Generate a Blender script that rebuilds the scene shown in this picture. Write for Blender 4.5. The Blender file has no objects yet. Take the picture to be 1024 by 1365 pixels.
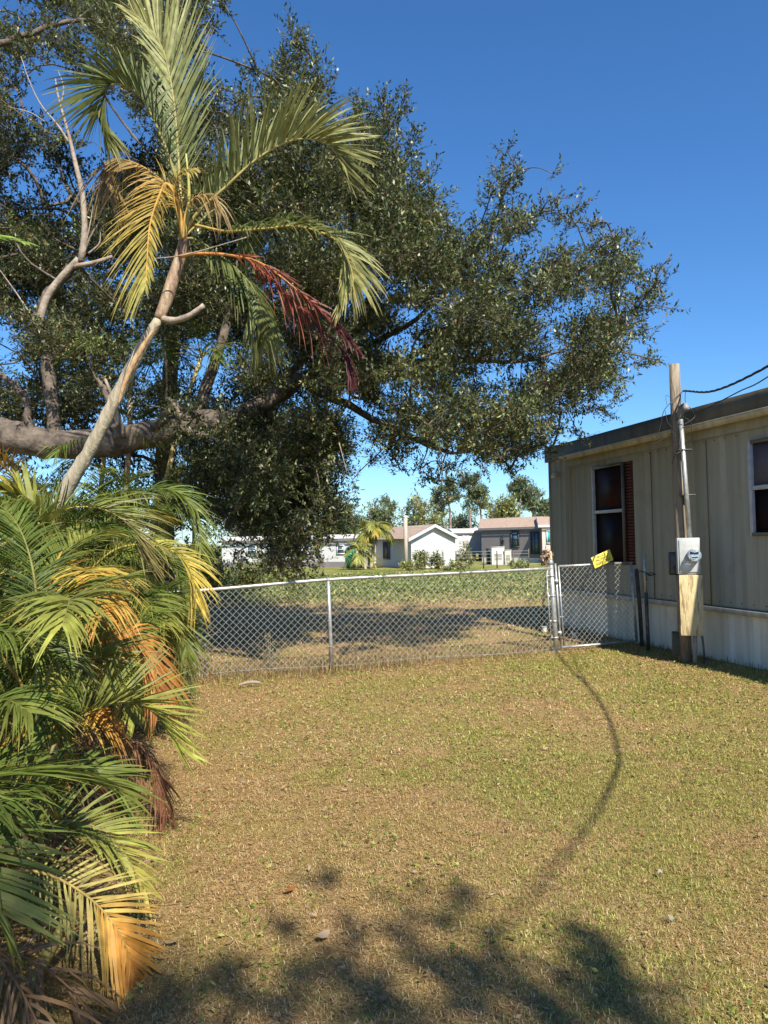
import bpy, math, random
import numpy as np
from mathutils import Matrix, Vector
random.seed(7); RS = np.random.RandomState(11)
S = bpy.context.scene; COL = S.collection
R = math.radians
# ------------------------------------------------------------------ camera
F = 1000.0; CX, CY = 512.0, 682.5; CH = 1.6
PITCH, ROLL = R(2.26), R(-1.0)
M3 = (Matrix.Rotation(R(90)+PITCH, 3, 'X') @ Matrix.Rotation(ROLL, 3, 'Z'))
MN = np.array(M3)
def ray(px, py): return MN @ np.array([(px-CX)/F, -(py-CY)/F, -1.0])
def P(px, py, Y):
    d = ray(px, py); return np.array([0, 0, CH]) + d*(Y/d[1])
def G(px, py, z=0.0):
    d = ray(px, py); return np.array([0, 0, CH]) + d*((z-CH)/d[2])
cd = bpy.data.cameras.new('camera'); cam = bpy.data.objects.new('camera', cd); COL.objects.link(cam)
cam.matrix_world = Matrix.Translation((0, 0, CH)) @ M3.to_4x4()
cd.sensor_fit = 'VERTICAL'; cd.sensor_height = 36; cd.lens = F/1365*36; cd.clip_end = 2000; cd.clip_start = .05
S.camera = cam
S.render.resolution_x = 768; S.render.resolution_y = 1024
# ------------------------------------------------------------------ light
EL = R(43.5); SD = np.array([.38, -.925]); SD /= np.linalg.norm(SD)
w = bpy.data.worlds.new('World'); S.world = w; w.use_nodes = True
nt = w.node_tree; bg = nt.nodes['Background']; sk = nt.nodes.new('ShaderNodeTexSky')
sk.sky_type = 'NISHITA'; sk.sun_disc = False; sk.sun_elevation = EL
sk.sun_rotation = math.atan2(SD[0], SD[1]); sk.air_density = 1.0; sk.dust_density = .25; sk.ozone_density = 3.2
sm = nt.nodes.new('ShaderNodeMix'); sm.data_type = 'RGBA'; sm.blend_type = 'MULTIPLY'; sm.inputs[0].default_value = 1; sm.inputs[7].default_value = (.67, .88, 1.10, 1)
hs = nt.nodes.new('ShaderNodeHueSaturation'); hs.inputs['Saturation'].default_value = 1.08
nt.links.new(sk.outputs[0], sm.inputs[6]); nt.links.new(sm.outputs[2], hs.inputs['Color']); nt.links.new(hs.outputs[0], bg.inputs[0]); bg.inputs[1].default_value = .092
sl = bpy.data.lights.new('sun', 'SUN'); sl.energy = 4.9; sl.angle = R(.53); sl.color = (1, .93, .80)
so = bpy.data.objects.new('sun', sl); COL.objects.link(so)
sv = Vector((SD[0]*math.cos(EL), SD[1]*math.cos(EL), math.sin(EL)))
so.rotation_euler = sv.to_track_quat('Z', 'Y').to_euler(); so.location = (20, -40, 40)
S.view_settings.view_transform = 'Standard'; S.view_settings.look = 'None'; S.view_settings.exposure = .85; S.view_settings.gamma = 1
# ------------------------------------------------------------------ materials
def newmat(name):
    m = bpy.data.materials.new(name); m.use_nodes = True; return m, m.node_tree, m.node_tree.nodes['Principled BSDF']
def mat(name, c1, c2=None, scale=6, rough=.7, bump=.15, bscale=None, stretch=(1, 1, 1), metal=0, c3=None, detail=6, lo=.35, hi=.65):
    m, t, b = newmat(name); n, l = t.nodes, t.links
    b.inputs['Roughness'].default_value = rough; b.inputs['Metallic'].default_value = metal
    tc = n.new('ShaderNodeTexCoord'); mp = n.new('ShaderNodeMapping'); mp.inputs['Scale'].default_value = stretch
    l.new(tc.outputs['Object'], mp.inputs['Vector'])
    no = n.new('ShaderNodeTexNoise'); no.inputs['Scale'].default_value = scale; no.inputs['Detail'].default_value = detail; no.inputs['Roughness'].default_value = .62
    l.new(mp.outputs[0], no.inputs['Vector'])
    cr = n.new('ShaderNodeValToRGB'); e = cr.color_ramp.elements
    e[0].position = lo; e[1].position = hi; e[0].color = (*c1, 1); e[1].color = (*(c2 or c1), 1)
    if c3 is not None: x = e.new(hi+.12); x.color = (*c3, 1)
    l.new(no.outputs['Fac'], cr.inputs['Fac']); l.new(cr.outputs['Color'], b.inputs['Base Color'])
    if bump:
        n2 = n.new('ShaderNodeTexNoise'); n2.inputs['Scale'].default_value = bscale or scale*5; n2.inputs['Detail'].default_value = 5
        l.new(mp.outputs[0], n2.inputs['Vector'])
        bp = n.new('ShaderNodeBump'); bp.inputs['Strength'].default_value = bump; bp.inputs['Distance'].default_value = .02
        l.new(n2.outputs['Fac'], bp.inputs['Height']); l.new(bp.outputs[0], b.inputs['Normal'])
    return m
def leafmat(name, rough=.45, trans=.25, spec=.5, grain=0):
    m, t, b = newmat(name); n, l = t.nodes, t.links
    a = n.new('ShaderNodeAttribute'); a.attribute_name = 'Col'
    b.inputs['Roughness'].default_value = rough; b.inputs['Specular IOR Level'].default_value = spec
    src = a.outputs['Color']
    if grain:
        tc = n.new('ShaderNodeTexCoord'); no = n.new('ShaderNodeTexNoise'); no.inputs['Scale'].default_value = grain; no.inputs['Detail'].default_value = 3
        l.new(tc.outputs['Object'], no.inputs['Vector'])
        mr = n.new('ShaderNodeMapRange'); mr.inputs[1].default_value = .3; mr.inputs[2].default_value = .7; mr.inputs[3].default_value = .65; mr.inputs[4].default_value = 1.25
        l.new(no.outputs['Fac'], mr.inputs[0])
        mx = n.new('ShaderNodeVectorMath'); mx.operation = 'SCALE'; l.new(src, mx.inputs[0]); l.new(mr.outputs[0], mx.inputs['Scale']); src = mx.outputs[0]
    l.new(src, b.inputs['Base Color'])
    if trans:
        tr = n.new('ShaderNodeBsdfTranslucent'); l.new(src, tr.inputs['Color'])
        mi = n.new('ShaderNodeMixShader'); mi.inputs[0].default_value = trans
        l.new(b.outputs[0], mi.inputs[1]); l.new(tr.outputs[0], mi.inputs[2])
        l.new(mi.outputs[0], n['Material Output'].inputs['Surface'])
    return m
LEAF = leafmat('oak_leaf', .43, .18, .5); PLEAF = leafmat('palm_leaf', .52, .30, .32, 14); GRASS = leafmat('grass_blade', .6, .3, .25)
BARK = mat('oak_bark', (.055, .042, .034), (.17, .135, .105), 7, .9, 1.0, 22, (1, 1, 1), c3=(.24, .2, .16))
DEADW = mat('dead_branch', (.20, .155, .12), (.36, .30, .24), 9, .85, .5, 30)
PTRUNK = mat('palm_trunk', (.26, .21, .14), (.47, .41, .30), 6, .8, .6, 14, (4, 4, .8), c3=(.20, .12, .07))
CSHAFT = mat('crownshaft', (.17, .08, .055), (.42, .33, .21), 4, .6, .4, 20, (6, 6, 1.6))  # stripes: brown of the shaft plus frond shadow painted into the colour
GALV = mat('galvanised', (.30, .31, .31), (.52, .53, .52), 14, .42, .08, 60, metal=.55)
GALVD = mat('galvanised_dark', (.045, .045, .045), (.12, .115, .11), 14, .6, .1, 60, metal=.3)
WIRE = mat('chain_wire', (.30, .30, .28), (.42, .42, .39), 20, .5, 0, metal=0)
BLACK = mat('black_cable', (.012, .012, .014), (.03, .03, .032), 20, .5, .05)
# ------------------------------------------------------------------ mesh builder
class MB:
    def __init__(s): s.v = []; s.q = []; s.t = []; s.c = []; s.n = 0; s.mi = []
    def add(s, v, q=None, t=None, c=(.5, .5, .5)):
        v = np.asarray(v, float).reshape(-1, 3)
        if q is not None and len(q): s.q.append(np.asarray(q, int).reshape(-1, 4)+s.n)
        if t is not None and len(t): s.t.append(np.asarray(t, int).reshape(-1, 3)+s.n)
        c = np.asarray(c, float); c = np.broadcast_to(c, (len(v), 3)) if c.ndim == 1 else c
        s.v.append(v); s.c.append(c); s.n += len(v); return s
    def tube(s, pts, rad, n=8, c=(.5, .5, .5), cap=True):
        p = np.asarray(pts, float); k = len(p); r = np.broadcast_to(np.asarray(rad, float), (k,))
        T = np.gradient(p, axis=0); T /= np.linalg.norm(T, axis=1)[:, None]+1e-9
        u = np.array([0, 0, 1.]) if abs(T[0, 2]) < .9 else np.array([1., 0, 0]); U = []
        for i in range(k):
            u = u-T[i]*u.dot(T[i]); u /= np.linalg.norm(u)+1e-9; U.append(u)
        U = np.array(U); V = np.cross(T, U); a = np.arange(n)*2*math.pi/n
        v = p[:, None]+r[:, None, None]*(U[:, None]*np.cos(a)[None, :, None]+V[:, None]*np.sin(a)[None, :, None])
        i = np.arange(k-1)[:, None]*n; j = np.arange(n)[None]; j2 = (j+1) % n
        q = np.stack([i+j, i+j2, i+n+j2, i+n+j], -1).reshape(-1, 4); v = v.reshape(-1, 3); t = []
        if cap:
            v = np.vstack([v, p[0], p[-1]]); b = k*n
            t = [(b, (x+1) % n, x) for x in range(n)]+[(b+1, (k-1)*n+x, (k-1)*n+(x+1) % n) for x in range(n)]
        return s.add(v, q, t, c)
    def box(s, c, size, ax=None, col=(.5, .5, .5)):     # ax: 3x3 rows = local axes
        h = np.array(size)/2; ax = np.eye(3) if ax is None else np.asarray(ax, float)
        v = np.array([[x, y, z] for z in (-1, 1) for y in (-1, 1) for x in (-1, 1)], float)*h
        return s.add(np.asarray(c)+v@ax, [(0, 2, 3, 1), (4, 5, 7, 6), (0, 1, 5, 4), (2, 6, 7, 3), (0, 4, 6, 2), (1, 3, 7, 5)], c=col)
    def build(s, name, m, parent=None, smooth=False, bevel=0, origin=None):
        me = bpy.data.meshes.new(name); v = np.vstack(s.v); q = np.vstack(s.q) if s.q else np.zeros((0, 4), int)
        t = np.vstack(s.t) if s.t else np.zeros((0, 3), int)
        og = np.zeros(3) if origin is None else np.asarray(origin, float)
        v = v-og
        me.vertices.add(len(v)); me.vertices.foreach_set('co', v.ravel())
        li = np.concatenate([q.ravel(), t.ravel()]).astype(np.int32); me.loops.add(len(li)); me.loops.foreach_set('vertex_index', li)
        st = np.concatenate([np.arange(len(q))*4, len(q)*4+np.arange(len(t))*3]).astype(np.int32)
        me.polygons.add(len(st)); me.polygons.foreach_set('loop_start', st)
        me.update(calc_edges=True); me.validate()
        ca = me.color_attributes.new('Col', 'FLOAT_COLOR', 'POINT'); cc = np.ones((len(v), 4)); cc[:, :3] = np.vstack(s.c)
        ca.data.foreach_set('color', cc.ravel())
        if smooth: me.polygons.foreach_set('use_smooth', np.ones(len(st), bool))
        me.materials.append(m); o = bpy.data.objects.new(name, me); COL.objects.link(o); o.location = og
        if parent is not None:
            o.parent = parent; o.location = Vector(og)-parent.location
        if bevel:
            b = o.modifiers.new('bevel', 'BEVEL'); b.width = bevel; b.segments = 2; b.limit_method = 'ANGLE'
        return o
def thing(name, label, cat, loc=(0, 0, 0), group=None):
    o = bpy.data.objects.new(name, None); COL.objects.link(o); o.location = Vector(loc); o.empty_display_size = .2
    return tag(o, label, cat, group)
def tag(o, label, cat, group=None, kind=None):
    o['label'] = label; o['category'] = cat
    if group: o['group'] = group
    if kind: o['kind'] = kind
    return o
def struct(o, kind='structure'):
    o['kind'] = kind; return o
def norm(a): return a/(np.linalg.norm(a, axis=-1, keepdims=True)+1e-9)
def vnoise(x, y, s, seed=0):                         # 2-D value noise
    g = np.random.RandomState(seed).rand(64, 64); x = x*s; y = y*s
    xi = np.floor(x).astype(int); yi = np.floor(y).astype(int); fx = x-xi; fy = y-yi
    fx = fx*fx*(3-2*fx); fy = fy*fy*(3-2*fy); a = lambda i, j: g[i % 64, j % 64]
    return (a(xi, yi)*(1-fx)+a(xi+1, yi)*fx)*(1-fy)+(a(xi, yi+1)*(1-fx)+a(xi+1, yi+1)*fx)*fy
def spline(pts, n):                                   # Catmull-Rom
    p = np.asarray(pts, float)
    if len(p) == 2: return p[0]+(p[1]-p[0])*np.linspace(0, 1, n)[:, None]
    e = np.vstack([2*p[0]-p[1], p, 2*p[-1]-p[-2]]); u = np.linspace(0, len(p)-1-1e-6, n); i = u.astype(int); f = (u-i)[:, None]
    a, b, c, d = e[i], e[i+1], e[i+2], e[i+3]
    return .5*((2*b)+(-a+c)*f+(2*a-5*b+4*c-d)*f**2+(-a+3*b-3*c+d)*f**3)
def leaves(mb, o, d, L, W, col, up=None):             # diamond leaves, vectorised
    n = len(o); r = RS.normal(size=(n, 3)) if up is None else up+RS.normal(size=(n, 3))*.6
    s = norm(np.cross(d, r)); nn = np.cross(d, s)
    L = np.asarray(L)[:, None]; W = np.asarray(W)[:, None]
    v = np.stack([o, o+d*L*.45+s*W/2+nn*L*.06, o+d*L, o+d*L*.45-s*W/2+nn*L*.06], 1)
    mb.add(v.reshape(-1, 3), np.arange(4*n).reshape(-1, 4), c=np.repeat(col, 4, 0))
# ------------------------------------------------------------------ ground
def gz(x, y): return (vnoise(x+50, y+50, .55, 3)-.5)*.05+(vnoise(x+9, y+9, 1.9, 4)-.5)*.022
xs = np.concatenate([-np.geomspace(600, 8.2, 26), np.arange(-8, 8.01, .16), np.geomspace(8.2, 600, 26)])
ys = np.concatenate([-np.geomspace(200, 4.2, 12), np.arange(-4, 20, .16), np.geomspace(20.2, 1200, 34)])
XX, YY = np.meshgrid(xs, ys); ZZ = gz(XX, YY)*np.clip((24-np.hypot(XX, YY))/6, 0, 1)
nx, ny = len(xs), len(ys); ii = (np.arange(ny-1)[:, None]*nx+np.arange(nx-1)[None]).ravel()
g = MB().add(np.stack([XX, YY, ZZ], -1).reshape(-1, 3), np.stack([ii, ii+1, ii+nx+1, ii+nx], -1))
def ground_mat():
    m, t, b = newmat('ground_soil'); n, l = t.nodes, t.links; b.inputs['Roughness'].default_value = .95; b.inputs['Specular IOR Level'].default_value = .1
    tc = n.new('ShaderNodeTexCoord')
    def noise(s, d=6):
        x = n.new('ShaderNodeTexNoise'); x.inputs['Scale'].default_value = s; x.inputs['Detail'].default_value = d; x.inputs['Roughness'].default_value = .7; l.new(tc.outputs['Object'], x.inputs['Vector']); return x.outputs['Fac']
    def ramp(f, *st):
        c = n.new('ShaderNodeValToRGB'); e = c.color_ramp.elements
        while len(e) < len(st): e.new(.5)
        for k, (p, q) in enumerate(st): e[k].position = p; e[k].color = (*q, 1)
        l.new(f, c.inputs[0]); return c.outputs[0]
    def mix(f, a, c):
        x = n.new('ShaderNodeMix'); x.data_type = 'RGBA'; l.new(f, x.inputs[0]) ; l.new(a, x.inputs[6]); l.new(c, x.inputs[7]); return x.outputs[2]
    fine = ramp(noise(38), (.32, (.16, .095, .04)), (.5, (.34, .22, .10)), (.68, (.52, .38, .2)))
    green = ramp(noise(30), (.32, (.11, .09, .03)), (.5, (.26, .22, .06)), (.68, (.42, .36, .12)))
    near = mix(ramp(noise(.9, 5), (.42, (0, 0, 0)), (.62, (1, 1, 1))), fine, green)
    sep = n.new('ShaderNodeSeparateXYZ'); l.new(tc.outputs['Object'], sep.inputs[0])
    mr = n.new('ShaderNodeMapRange'); mr.inputs[1].default_value = 19; mr.inputs[2].default_value = 24; l.new(sep.outputs[1], mr.inputs[0])
    far = ramp(noise(.35, 8), (.35, (.10, .13, .03)), (.52, (.22, .22, .06)), (.68, (.36, .31, .12)))
    l.new(mix(mr.outputs[0], near, far), b.inputs['Base Color'])
    bp = n.new('ShaderNodeBump'); bp.inputs['Strength'].default_value = 1; bp.inputs['Distance'].default_value = .02; l.new(noise(60), bp.inputs['Height']); l.new(bp.outputs[0], b.inputs['Normal'])
    return m
struct(g.build('ground', ground_mat(), smooth=True))
# ------------------------------------------------------------------ fence line helpers
FP1, FP2 = G(443, 893), G(742, 871); FD = norm(FP2-FP1)
def fence_y(x): return FP1[1]+(x-FP1[0])*FD[1]/FD[0]
# ------------------------------------------------------------------ lawn
HA, HB = np.array([3.12, 13.9]), np.array([4.45, 8.7]); HD = (HB-HA)/np.linalg.norm(HB-HA); HN = np.array([HD[1], -HD[0]])
if HN[0] > 0: HN = -HN
def in_house(x, y): return ((x-HA[0])*HN[0]+(y-HA[1])*HN[1] < .03) & ((x-HA[0])*HD[0]+(y-HA[1])*HD[1] > 0)
def blades(n, yr, xs_, hgt, wid, name, label, flat=.5, greenb=0., cat='grass', dens=None, straw=((.57, .38, .165), (.30, .18, .075))):
    y = np.sqrt(RS.uniform(yr[0]**2, yr[1]**2, n)) if dens is None else dens(n); hw = np.minimum(.58*y+.25, 30)
    x = RS.uniform(-1, 1, n)*hw
    k = ~in_house(x, y) & (x > xs_(y)); x, y = x[k], y[k]; n = len(x); z = gz(x, y)*np.clip((24-np.hypot(x, y))/6, 0, 1)
    gn = vnoise(x+20, y+20, 1.1, 5)*.4+vnoise(x+20, y+20, 3.5, 6)*.35+vnoise(x+5, y+70, 11, 8)*.25+greenb+np.clip(x*.045, -.12, .13)
    isg = RS.rand(n) < np.clip((gn-.44)*3.2, .06, .85)
    a = RS.uniform(0, 2*math.pi, n); el = np.where(isg, RS.uniform(.25, 1.2, n), np.abs(RS.normal(0, flat, n)))
    L = RS.uniform(*hgt, n); d = np.stack([np.cos(a)*np.cos(el), np.sin(a)*np.cos(el), np.sin(el)], -1)
    s = np.stack([-np.sin(a+RS.normal(0, .4, n)), np.cos(a), np.zeros(n)], -1)
    W = (RS.uniform(*wid, n)*(1+.10*np.maximum(y-4, 0)))[:, None]; L = L[:, None]
    o = np.stack([x, y, z+RS.uniform(-.004, .008, n)+np.clip(vnoise(x+3, y+3, 16, 31)-.45, 0, 1)*.028], -1)
    v = np.stack([o-s*W*.5, o+s*W*.5, o+d*L*.55+s*W*.45, o+d*L*.55-s*W*.45, o+d*L-np.array([0, 0, 1])*L*.18], 1)
    c1, c2 = np.array(straw[0]), np.array(straw[1]); u = RS.rand(n, 1)
    dry = c1*u+c2*(1-u); dry = np.where(RS.rand(n, 1) < .22, np.array([.66, .51, .28]), dry); u = RS.rand(n, 1); grn = np.array([.33, .33, .07])*u+np.array([.14, .17, .035])*(1-u)
    yel = np.array([.56, .50, .17]); grn = np.where(RS.rand(n, 1) < .25, yel, grn)
    c = np.where(isg[:, None], grn, dry)*RS.uniform(.75, 1.15, (n, 1))
    b = np.arange(n)*5
    m = MB().add(v.reshape(-1, 3), np.stack([b, b+1, b+2, b+3], -1), np.stack([b+3, b+2, b+4], -1), np.repeat(c, 5, 0))
    o = m.build(name, GRASS); o['label'] = label; o['category'] = cat; o['kind'] = 'stuff'; return o
edge = lambda y: -1.9-.22*y
blades(300000, (2.2, 5.6), edge, (.010, .030), (.0016, .0034), 'lawn_grass', 'short mown lawn of mixed straw and green blades nearest the viewer')
blades(215000, (5.4, 11.3), edge, (.012, .038), (.003, .005), 'lawn_grass', 'short mown lawn stretching back to the fence and gate', greenb=.02)
blades(70000, (10.2, 20), lambda y: -12+0*y, (.03, .08), (.005, .008), 'dry_grass', 'dry brown grass on the shaded ground beyond the chain link fence', greenb=-.16, straw=((.54, .35, .19), (.33, .19, .10)))
# tall dry weeds hugging the fence
def tuft_mesh(pts, n, hgt, w, cols, spread=.12, lean=.35):
    mb = MB(); pts = np.asarray(pts); k = len(pts)*n; o = np.repeat(pts, n, 0)+np.concatenate([RS.normal(0, spread, (k, 2)), np.zeros((k, 1))], 1)
    a = RS.uniform(0, 6.28, k); e = np.clip(RS.normal(1.57-lean, lean, k), .1, 1.57); d = np.stack([np.cos(a)*np.cos(e), np.sin(a)*np.cos(e), np.sin(e)], -1)
    L = RS.uniform(*hgt, k)[:, None]; s = np.stack([-np.sin(a), np.cos(a), 0*a], -1); W = w*RS.uniform(.6, 1.3, (k, 1))
    v = np.stack([o-s*W, o+s*W, o+d*L*.55+s*W*.8, o+d*L*.55-s*W*.8, o+d*L-np.array([0, 0, .2])*L], 1); b = np.arange(k)*5
    ci = RS.randint(0, len(cols), k); c = np.array(cols)[ci]*RS.uniform(.7, 1.2, (k, 1))
    return mb.add(v.reshape(-1, 3), np.stack([b, b+1, b+2, b+3], -1), np.stack([b+3, b+2, b+4], -1), np.repeat(c, 5, 0))
DRYC = [(.36, .25, .13), (.26, .16, .08), (.44, .34, .18), (.17, .10, .05)]
fx = np.concatenate([RS.uniform(-3.6, .3, 900), RS.uniform(.3, 2.4, 130)]); fy = fence_y(fx)+RS.normal(.15, .28, len(fx))
o = tuft_mesh(np.stack([fx, fy, gz(fx, fy)], -1), 13, (.04, .19), .003, DRYC+[(.2, .2, .05)], .12, .95).build('dry_weeds', GRASS)
tag(o, 'straggly dry weeds growing along the foot of the chain link fence', 'weeds', kind='stuff')
# leafy weed field
def field():
    mb = MB(); n = 130000; y = 18.5+19*RS.beta(1.0, 1.4, n); x = RS.uniform(-.62, .62, n)*y+0
    gnn = vnoise(x+80, y+80, .5, 21)*.6+vnoise(x+80, y+80, 1.4, 22)*.4
    ln = np.clip((y-18.5)/4, 0, 1); k = (RS.rand(n) < (.25+.9*gnn)*np.clip(ln+.15, 0, 1)) & ~in_house(x, y); x, y, gnn, ln = x[k], y[k], gnn[k], ln[k]; n = len(x)
    z = RS.rand(n)**1.5*(.05+.34*gnn**1.5)*(.3+.7*ln); a = RS.uniform(0, 6.28, n); e = RS.uniform(-.3, 1.0, n)
    d = np.stack([np.cos(a)*np.cos(e), np.sin(a)*np.cos(e), np.sin(e)], -1)
    pal = np.array([(.10, .15, .03), (.17, .22, .05), (.06, .10, .02), (.26, .28, .08), (.40, .36, .13), (.30, .22, .10)])
    u = np.clip((RS.rand(n)*.75+.35*(1-ln)+.25*(gnn < .4))*len(pal), 0, len(pal)-1).astype(int); c = pal[u]*RS.uniform(.75, 1.2, (n, 1))
    leaves(mb, np.stack([x, y, z], -1), d, RS.uniform(.06, .15, n), RS.uniform(.02, .065, n), c, np.array([0, 0, 1.]))
    return mb.build('weed_cover', leafmat('weed_leaf', .55, .25, .3))
tag(field(), 'rough green leafy weeds covering the open lot behind the fence', 'weeds', kind='stuff')
n = 5200; yy = np.sqrt(RS.uniform(2.3**2, 10**2, n)); xx = RS.uniform(-1, 1, n)*(.58*yy+.2); k = (xx > edge(yy)) & ~in_house(xx, yy); xx, yy = xx[k], yy[k]; n = len(xx); aa = RS.uniform(0, 6.28, n)
fl = MB(); leaves(fl, np.stack([xx, yy, gz(xx, yy)+RS.uniform(.004, .026, n)], -1), norm(np.stack([np.cos(aa), np.sin(aa), RS.normal(0, .3, n)], -1)), RS.uniform(.012, .04, n)*(1+.05*yy), RS.uniform(.006, .016, n)*(1+.05*yy), np.array([(.22, .11, .05), (.32, .2, .1), (.42, .31, .17), (.13, .08, .05), (.36, .3, .2)])[RS.randint(0, 5, n)], np.array([0, 0, 1.]))
tag(fl.build('leaf_litter', GRASS), 'tiny dry leaf flakes scattered through the mown lawn', 'leaf litter', kind='stuff')
n = 16000; yy = np.sqrt(RS.uniform(2.3**2, 9.5**2, n)); xx = RS.uniform(-.9, 1, n)*(.58*yy+.2); wn = vnoise(xx+13, yy+31, 1.3, 61)*.55+vnoise(xx, yy+7, 5, 62)*.45+xx*.03; k = (xx > edge(yy)+.3) & ~in_house(xx, yy) & (wn > .55); xx, yy = xx[k], yy[k]; n = len(xx); aa = RS.uniform(0, 6.28, n); ee = RS.uniform(0, .7, n)
wl = MB(); leaves(wl, np.stack([xx, yy, gz(xx, yy)+RS.uniform(.004, .022, n)], -1), norm(np.stack([np.cos(aa)*np.cos(ee), np.sin(aa)*np.cos(ee), np.sin(ee)], -1)), RS.uniform(.014, .034, n)*(1+.04*yy), RS.uniform(.008, .016, n)*(1+.04*yy), np.array([(.16, .22, .04), (.24, .29, .06), (.11, .16, .03), (.36, .37, .10)])[RS.randint(0, 4, n)], np.array([0, 0, 1.]))
tag(wl.build('clover_patches', GRASS), 'patches of small green broad leaved weeds in the lawn', 'weeds', kind='stuff')
# ------------------------------------------------------------------ fallen bits
def lawn_bit(px, py, ln, wd, col, label, rz):
    c = G(px, py, .03); mb = MB(); t = np.linspace(-1, 1, 7)
    v = []
    for u in t:
        wv = wd*(1-u*u)**.7*.5+.0005; v += [(u*ln/2, -wv, .012*u*u), (u*ln/2, wv, .012*u*u+.006*math.sin(3*u))]
    v = np.array(v); cz, sz = math.cos(rz), math.sin(rz); v = np.stack([v[:, 0]*cz-v[:, 1]*sz, v[:, 0]*sz+v[:, 1]*cz, v[:, 2]], -1)+np.array([c[0], c[1], gz(c[0], c[1])+.03])
    tag(mb.add(v, [(2*i, 2*i+2, 2*i+3, 2*i+1) for i in range(6)], c=col).build('fallen_leaf', GRASS), label, 'leaf', 'dry leaves fallen on the lawn')
lawn_bit(430, 1246, .07, .045, (.42, .32, .22), 'pale curled leaf on the near lawn, lower centre', .6)
lawn_bit(228, 1256, .06, .03, (.4, .3, .18), 'tan leaf on the grass beside the orange palm frond tip', .1)
lawn_bit(880, 1162, .035, .02, (.36, .32, .26), 'small grey leaf on green grass at the right of the lawn', 1.2)
lawn_bit(896, 1222, .04, .025, (.32, .3, .24), 'greyish leaf in the greener grass at lower right', 2.1)
lawn_bit(385, 1187, .06, .03, (.35, .13, .04), 'reddish brown leaf on the lawn left of centre', .3)
a, b = G(318, 913, .05), G(348, 910, .05)
tag(MB().tube(spline([a, (a+b)/2+[0, .02, .015], b], 8), [.008, .014, .018, .02, .02, .018, .016, .01], 7).build('fallen_stick', DEADW), 'pale barkless stick lying in dry grass in front of the fence', 'stick')
# ------------------------------------------------------------------ chain link
def chain(mb, p0, p1, h0, h1, z0, pitch=.084, r=.0022):
    """diamond wires in the vertical plane p0-p1, heights h0->h1"""
    d = p1[:2]-p0[:2]; L = np.linalg.norm(d); d = d/L; nr = np.array([-d[1], d[0]])
    top = lambda u: h0+(h1-h0)*u/L
    for sgn in (1, -1):
        u0 = -3.0
        while u0 < L+3.0:
            lo, hi = [], []
            # line: u = u0 + sgn*(z-z0)
            zs = np.linspace(z0, max(h0, h1), 60); us = u0+sgn*(zs-z0); k = (us >= 0) & (us <= L) & (zs <= top(np.clip(us, 0, L)))
            if k.sum() >= 2:
                za, zb = zs[k][0], zs[k][-1]; m = max(2, int((zb-za)/.04)); zz = np.linspace(za, zb, m); uu = u0+sgn*(zz-z0)
                of = .004*sgn*np.ones(m)
                pts = np.stack([p0[0]+d[0]*uu+nr[0]*of, p0[1]+d[1]*uu+nr[1]*of, zz], -1)
                mb.tube(pts[[0, -1]] if True else pts, r, 3, cap=False)
            u0 += pitch
fpos = G(443, 893)
fence = thing('chain_link_fence', 'galvanised chain link fence crossing behind the lawn, from the palms to the gate', 'fence', FP1)
X_L = -3.9; FE = np.array([X_L, fence_y(X_L), 0])
FR = FP2-FD*.03
zr = lambda x: np.interp(x, [X_L, -2.3, FP1[0], FR[0]], [1.05, 1.05, 1.135, 1.185])
mb = MB()
for a, b in ((FE, FP1), (FP1, FR)): chain(mb, a, b, zr(a[0])-.01, zr(b[0])-.01, .03)
mb.build('chain_mesh', WIRE, fence)
rx = np.array([X_L, -2.4, FP1[0], .9, FR[0]]); MB().tube(spline([(x, fence_y(x), zr(x)) for x in rx], 24), .021, 10).build('top_rail', GALV, fence, True)
MB().tube([(x, fence_y(x)+.01, .06+.012*math.sin(x*3)) for x in np.linspace(X_L, FR[0], 30)], .003, 4).build('tension_wire', WIRE, fence)
def post(px_top, base, h, r, parent, m=GALV, lean=(-.02, 0)):
    p = [base+np.array([0, 0, -.1]), base+np.array([lean[0]*.5, lean[1]*.5, h*.5]), base+np.array([lean[0], lean[1], h])]
    return MB().tube(p, r, 12).build('post', m, parent, True)
pp = post(0, FP1-np.array([0, .03, 0]), 1.16, .024, fence, lean=(-.035, 0))
post(0, np.array([-3.3, fence_y(-3.3)-.03, 0]), 1.1, .024, fence)
for z in (.3, .62, .95, 1.13): MB().tube([(FP1[0]-.01-.022*z+.03*math.cos(a), FP1[1]-.03+.03*math.sin(a), z) for a in np.linspace(0, 6.28, 12)], .004, 5, cap=False).build('tie_wire', WIRE, fence)
# terminal post with cap, bands
tp = thing('terminal_post', 'thick galvanised end post with domed cap between the fence and the gate', 'post', FP2)
lean = np.array([-.05, 0, 1.27]); MB().tube([FP2+[0, 0, -.1], FP2+lean*.5, FP2+lean], [.036, .036, .036], 16).build('pole', GALV, tp, True)
cp = FP2+lean; MB().tube([cp+[0, 0, -.03], cp+[0, 0, .0], cp+[0, 0, .02], cp+[0, 0, .038], cp+[0, 0, .045]], [.041, .041, .036, .02, .004], 16).build('cap', GALV, tp, True)
for zz in (.22, .45, .8, 1.08):
    c = FP2+lean*zz/1.27
    mb = MB().tube([c+[0, 0, -.012], c+[0, 0, .012]], .041, 16); mb.box(c+np.array([-.055, -.01, 0]), (.05, .008, .024)); mb.build('tension_band', GALV, tp)
MB().tube([FP2-FD*.075+[0, 0, .03], FP2-FD*.075+lean*.92], .008, 6).build('tension_bar', GALV, tp)
MB().tube([FP2+[0, 0, -.02], FP2+[0, 0, .02], FP2+[0, 0, .035]], [.12, .10, .05], 12).build('footing', mat('concrete', (.28, .26, .22), (.42, .39, .33), 12, .9, .5), tp)
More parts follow.
